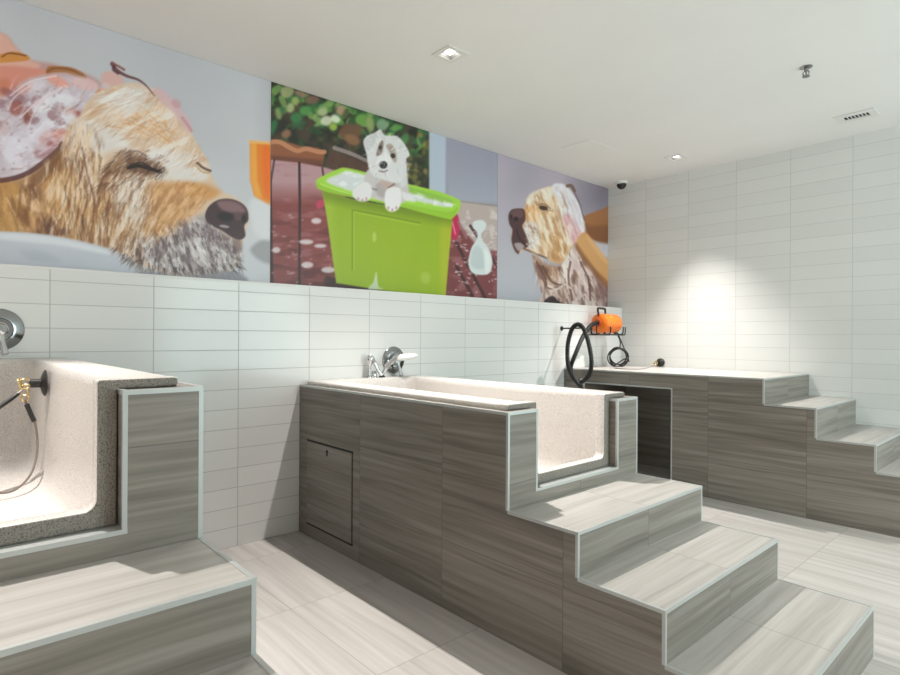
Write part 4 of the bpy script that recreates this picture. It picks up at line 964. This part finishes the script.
# ---- right: retriever in profile, a hand on its ear
def mural_right():
    P = Print(3.785, YR-0.001, 0.0085, 9); F = P.full; rs = P.rs
    n = P.noise(40, 60, 2)[..., None]; P.img[:] = np.array([148, 144, 156])+n*np.array([22, 14, 14])
    P.blend(F, np.clip((P.V-190)/80, 0, 1)*np.clip((560-P.U)/30, 0, 1), (172, 172, 180), .9)
    P.blend(F, np.clip((525-P.U)/20, 0, 1)*np.clip((215-P.V)/40, 0, 1), (166, 156, 170), .7)
    P.blend(F, np.clip((P.U-560)/40, 0, 1)*np.clip((240-P.V)/40, 0, 1), (116, 108, 122), .8)
    P.poly([(590, 228), (612, 224), (612, 256), (592, 250)], (190, 186, 194), 2, .8)
    # far forearm
    P.poly([(578, 220), (586, 215), (600, 210), (614, 206), (614, 240), (600, 242), (590, 238), (582, 230)], (150, 100, 62), 1.2)
    P.poly([(580, 222), (592, 226), (614, 226), (614, 242), (598, 242), (586, 234)], (112, 68, 42), 3, .7)
    # neck and chest
    neck = [(532, 255), (540, 262), (548, 268), (566, 262), (570, 240), (582, 250), (592, 266), (602, 280), (612, 296), (612, 312), (540, 312), (542, 296), (539, 284)]
    P.poly(neck, (184, 160, 152), 1.4)
    P.poly([(533, 256), (546, 264), (558, 268), (560, 280), (552, 288), (544, 280)], (150, 112, 84), 2.5, .85)
    P.poly([(562, 262), (570, 250), (574, 262), (570, 280), (562, 282)], (214, 204, 200), 2, .85)
    P.poly([(572, 250), (586, 262), (600, 282), (608, 304), (578, 308), (570, 290)], (196, 176, 174), 3, .8)
    P.poly([(594, 268), (612, 294), (612, 312), (602, 304), (596, 286)], (116, 84, 82), 3, .8)
    P.fur(neck, 240, lambda u, v: 1.35-0.006*(u-560), 12, 1.5, [(120, 84, 66), (214, 196, 188), (176, 140, 116), (96, 66, 58), (226, 214, 210), (160, 128, 120)], .6)
    q = P.noise(14, 4, 3, 1.3); w_, m_ = P.mask(neck, 2)
    P.blend(w_, m_*np.clip((0.45-q[w_])*7, 0, 1), (92, 60, 50), .6); P.blend(w_, m_*np.clip((q[w_]-0.57)*7, 0, 1), (226, 214, 208), .55)
    for pts in ([(536, 262), (544, 276), (548, 288), (560, 287)], [(542, 266), (552, 282), (566, 286)], [(570, 262), (568, 278), (572, 300)], [(580, 262), (588, 280), (590, 300)]): P.line(pts, 2.0, (84, 54, 46), .7)
    P.line([(548, 286), (556, 289), (564, 285), (570, 288)], 2.2, (218, 204, 196), .7)
    P.poly([(545, 300), (552, 296), (558, 301), (562, 306), (544, 306)], (36, 24, 26), 1.2, .95)
    # head in profile
    head = [(510, 216), (515, 209), (524, 208), (527, 198), (534, 192), (544, 188), (552, 186), (560, 186), (566, 192), (574, 208), (576, 232), (570, 250), (562, 262), (552, 262), (544, 256), (534, 254), (524, 250), (518, 254), (513, 248), (511, 236), (512, 226)]
    P.poly(head, (204, 172, 138), 1.2)
    P.poly([(530, 194), (546, 188), (556, 188), (552, 196), (538, 202), (527, 204)], (216, 206, 194), 2, .85)
    P.poly([(524, 209), (536, 206), (540, 216), (536, 222), (526, 218)], (206, 152, 96), 2, .9)
    P.poly([(527, 222), (536, 224), (540, 240), (538, 250), (526, 248), (522, 236)], (202, 196, 198), 2, .9)
    P.poly([(540, 214), (552, 210), (558, 222), (556, 240), (546, 252), (540, 240)], (214, 192, 164), 3, .8)
    P.poly([(548, 236), (560, 234), (566, 246), (562, 262), (552, 260)], (184, 140, 94), 2.5, .85)
    P.fur([(528, 196), (560, 188), (572, 212), (570, 250), (556, 262), (530, 250), (526, 222)], 300, lambda u, v: 1.2+0.01*(550-u), 8, 1.3, [(226, 206, 178), (196, 150, 98), (168, 118, 70), (232, 222, 212), (210, 170, 122)], .5)
    # muzzle: nose, lips
    P.poly([(508, 216), (511, 210), (518, 208.5), (524, 210), (525, 220), (522, 226), (526, 236), (528, 246), (520, 250), (518, 254), (514, 250), (511, 240), (512, 230), (509, 224)], (72, 46, 48), 1.1)
    P.poly([(510, 214), (514, 210), (522, 210), (522, 217), (514, 219)], (100, 72, 74), 1.2, .8); P.ell(515.5, 219, 2.4, 2.2, (24, 14, 16), .9, .95); P.ell(511, 217, 1.2, 2.4, (30, 18, 20), .8, .9)
    P.poly([(514, 244), (520, 243), (524, 247), (518, 251)], (176, 164, 166), 1.2, .8); P.line([(516, 230), (519, 238), (524, 244)], 1.6, (36, 22, 24), .8)
    P.fur([(523, 224), (534, 226), (536, 246), (526, 246)], 50, .6, 6, 1.0, [(222, 218, 220), (150, 138, 140), (90, 70, 72)], .6)
    P.line([(524, 249), (534, 253), (546, 258)], 2.2, (96, 66, 54), .7)
    # eye
    P.ell(543, 208, 4.5, 2.2, (54, 34, 26), 1.0, .9, .2); P.line([(538, 205), (544, 204), (550, 209)], 1.4, (110, 78, 54), .7); P.line([(546, 210), (552, 211)], 1.4, (120, 82, 52), .7)
    # soapy ear under the hand, hand, near forearm
    P.poly([(552, 186), (562, 184), (570, 190), (580, 206), (584, 222), (584, 236), (578, 244), (570, 234), (564, 222), (558, 206)], (212, 208, 214), 1.4)
    P.poly([(556, 196), (564, 208), (566, 226), (574, 240), (568, 246), (562, 232), (556, 214)], (222, 206, 190), 1.8, .7)
    P.poly([(562, 218), (568, 214), (576, 222), (582, 236), (578, 246), (570, 240)], (206, 158, 160), 2, .8)
    for pts in ([(566, 196), (572, 210), (576, 226)], [(560, 192), (566, 206), (570, 216)], [(572, 200), (578, 214), (580, 226)]): P.line(pts, 1.6, (186, 172, 186), .4)
    for pts in ([(564, 218), (568, 228), (574, 240)], [(568, 216), (574, 228), (579, 240)]): P.line(pts, 1.8, (190, 130, 134), .45)
    P.line([(558, 206), (562, 226), (566, 240), (564, 254)], 1.6, (130, 92, 70), .4)
    P.fur([(554, 188), (566, 186), (580, 208), (583, 236), (570, 236), (560, 212)], 110, lambda u, v: 1.1, 9, 1.2, [(228, 224, 230), (190, 176, 188), (206, 190, 184), (236, 232, 236)], .5)
    q = P.noise(12, 3.5, 3, 1.25); w_, m_ = P.mask([(528, 198), (556, 188), (570, 214), (570, 248), (556, 260), (530, 250), (526, 222)], 3)
    P.blend(w_, m_*np.clip((0.44-q[w_])*7, 0, 1), (158, 108, 66), .5); P.blend(w_, m_*np.clip((q[w_]-0.56)*7, 0, 1), (230, 220, 206), .6)
    P.ell(543, 208, 4, 2.0, (54, 34, 26), 1.0, .85, .2)
    P.line([(567, 186), (571, 186), (574, 191)], 3.4, (104, 78, 64), .9); P.line([(574, 192), (580, 206), (584, 220)], 1.8, (112, 88, 92), .8)
    P.poly([(576, 242), (584, 232), (592, 240), (602, 254), (614, 270), (614, 290), (604, 282), (592, 266), (582, 254)], (196, 148, 96), 1.2)
    P.poly([(576, 243), (584, 254), (596, 270), (614, 288), (614, 294), (602, 284), (588, 268), (576, 250)], (138, 90, 56), 1.6, .8)
    P.poly([(586, 236), (598, 248), (612, 266), (600, 258)], (214, 170, 120), 2, .7)
    return P.build('wall_mural', 'mural print of a golden dog in profile with a hand soaping its ear')
mural_left(); mural_mid(); mural_right()
# ------------------------------------------------------------------ camera
cd = bpy.data.cameras.new('camera'); cam = bpy.data.objects.new('camera', cd); COL.objects.link(cam)
cd.sensor_fit = 'HORIZONTAL'; cd.sensor_width = 36.0; cd.lens = 36.0*FPX/900.0; cd.clip_start = 0.02
cd.shift_x = -(U0-450.0)/900.0; cd.shift_y = (V0-337.5)/900.0
cam.matrix_world = Matrix.Translation(CAM) @ Matrix.Rotation(YAW, 4, 'Z') @ Matrix.Rotation(PI/2, 4, 'X') @ Matrix.Rotation(ROLL, 4, 'Z')
SC.camera = cam

# ------------------------------------------------------------------ light: the ceiling lamps, unseen fill spots and a cool fill at the added window
def spot(x, y, z, power, half, blend, size, col):
    l = bpy.data.lights.new('lamp_or_fill_beam', 'SPOT'); l.energy = power; l.spot_size = math.radians(2*half); l.spot_blend = blend
    l.shadow_soft_size = size; l.color = col
    o = bpy.data.objects.new('lamp_or_fill_beam', l); COL.objects.link(o); o.location = (x, y, z); return o
WARM = (1.0, 0.95, 0.905)
# the square lamps are gimbals: each beam is turned a little towards the steps of its own station
for (x, y), aim in zip(LAMPS + [(0.86, 0.03)], ((1.30, 2.05, 0), (1.05, 4.62, 0), (1.55, -0.25, 0.6))):
    o = spot(x, y, H-0.004, 350, 41, 0.95, 0.022, WARM)
    o.rotation_euler = (Vector(aim)-Vector((x, y, H))).to_track_quat('-Z', 'Y').to_euler()
spot(3.75, 3.65, H-0.004, 260, 50, 0.9, 0.05, WARM)  # unseen spot added to brighten the floor on the right
for x, y in ((2.9, -1.9), (4.9, -1.6)): spot(x, y, H-0.004, 640, 50, 0.9, 0.05, (1.0, 0.935, 0.885))  # unseen spots added behind the camera for warm bounce light
def area(name, loc, rot, sx, sy, power, col):
    l = bpy.data.lights.new(name, 'AREA'); l.shape = 'RECTANGLE'; l.size = sx; l.size_y = sy; l.energy = power; l.color = col
    o = bpy.data.objects.new(name, l); COL.objects.link(o); o.location = loc; o.rotation_euler = rot; return o
wl = area('added_cool_fill', (XF-0.02, (WY0+WY1)/2, (WZ0+WZ1)/2), (0, math.radians(90), 0), WZ1-WZ0, WY1-WY0, 112, (0.79, 0.99, 0.985))  # cool fill added at the unseen window to tint the risers teal

w = bpy.data.worlds.new('sky'); SC.world = w; w.use_nodes = True
w.node_tree.nodes['Background'].inputs[0].default_value = (0.75, 0.92, 1.0, 1); w.node_tree.nodes['Background'].inputs[1].default_value = 0.6

SC.view_settings.view_transform = 'Standard'; SC.view_settings.look = 'None'
SC.view_settings.gamma = 1.0; SC.view_settings.exposure = 0.2; SC.view_settings.use_curve_mapping = False
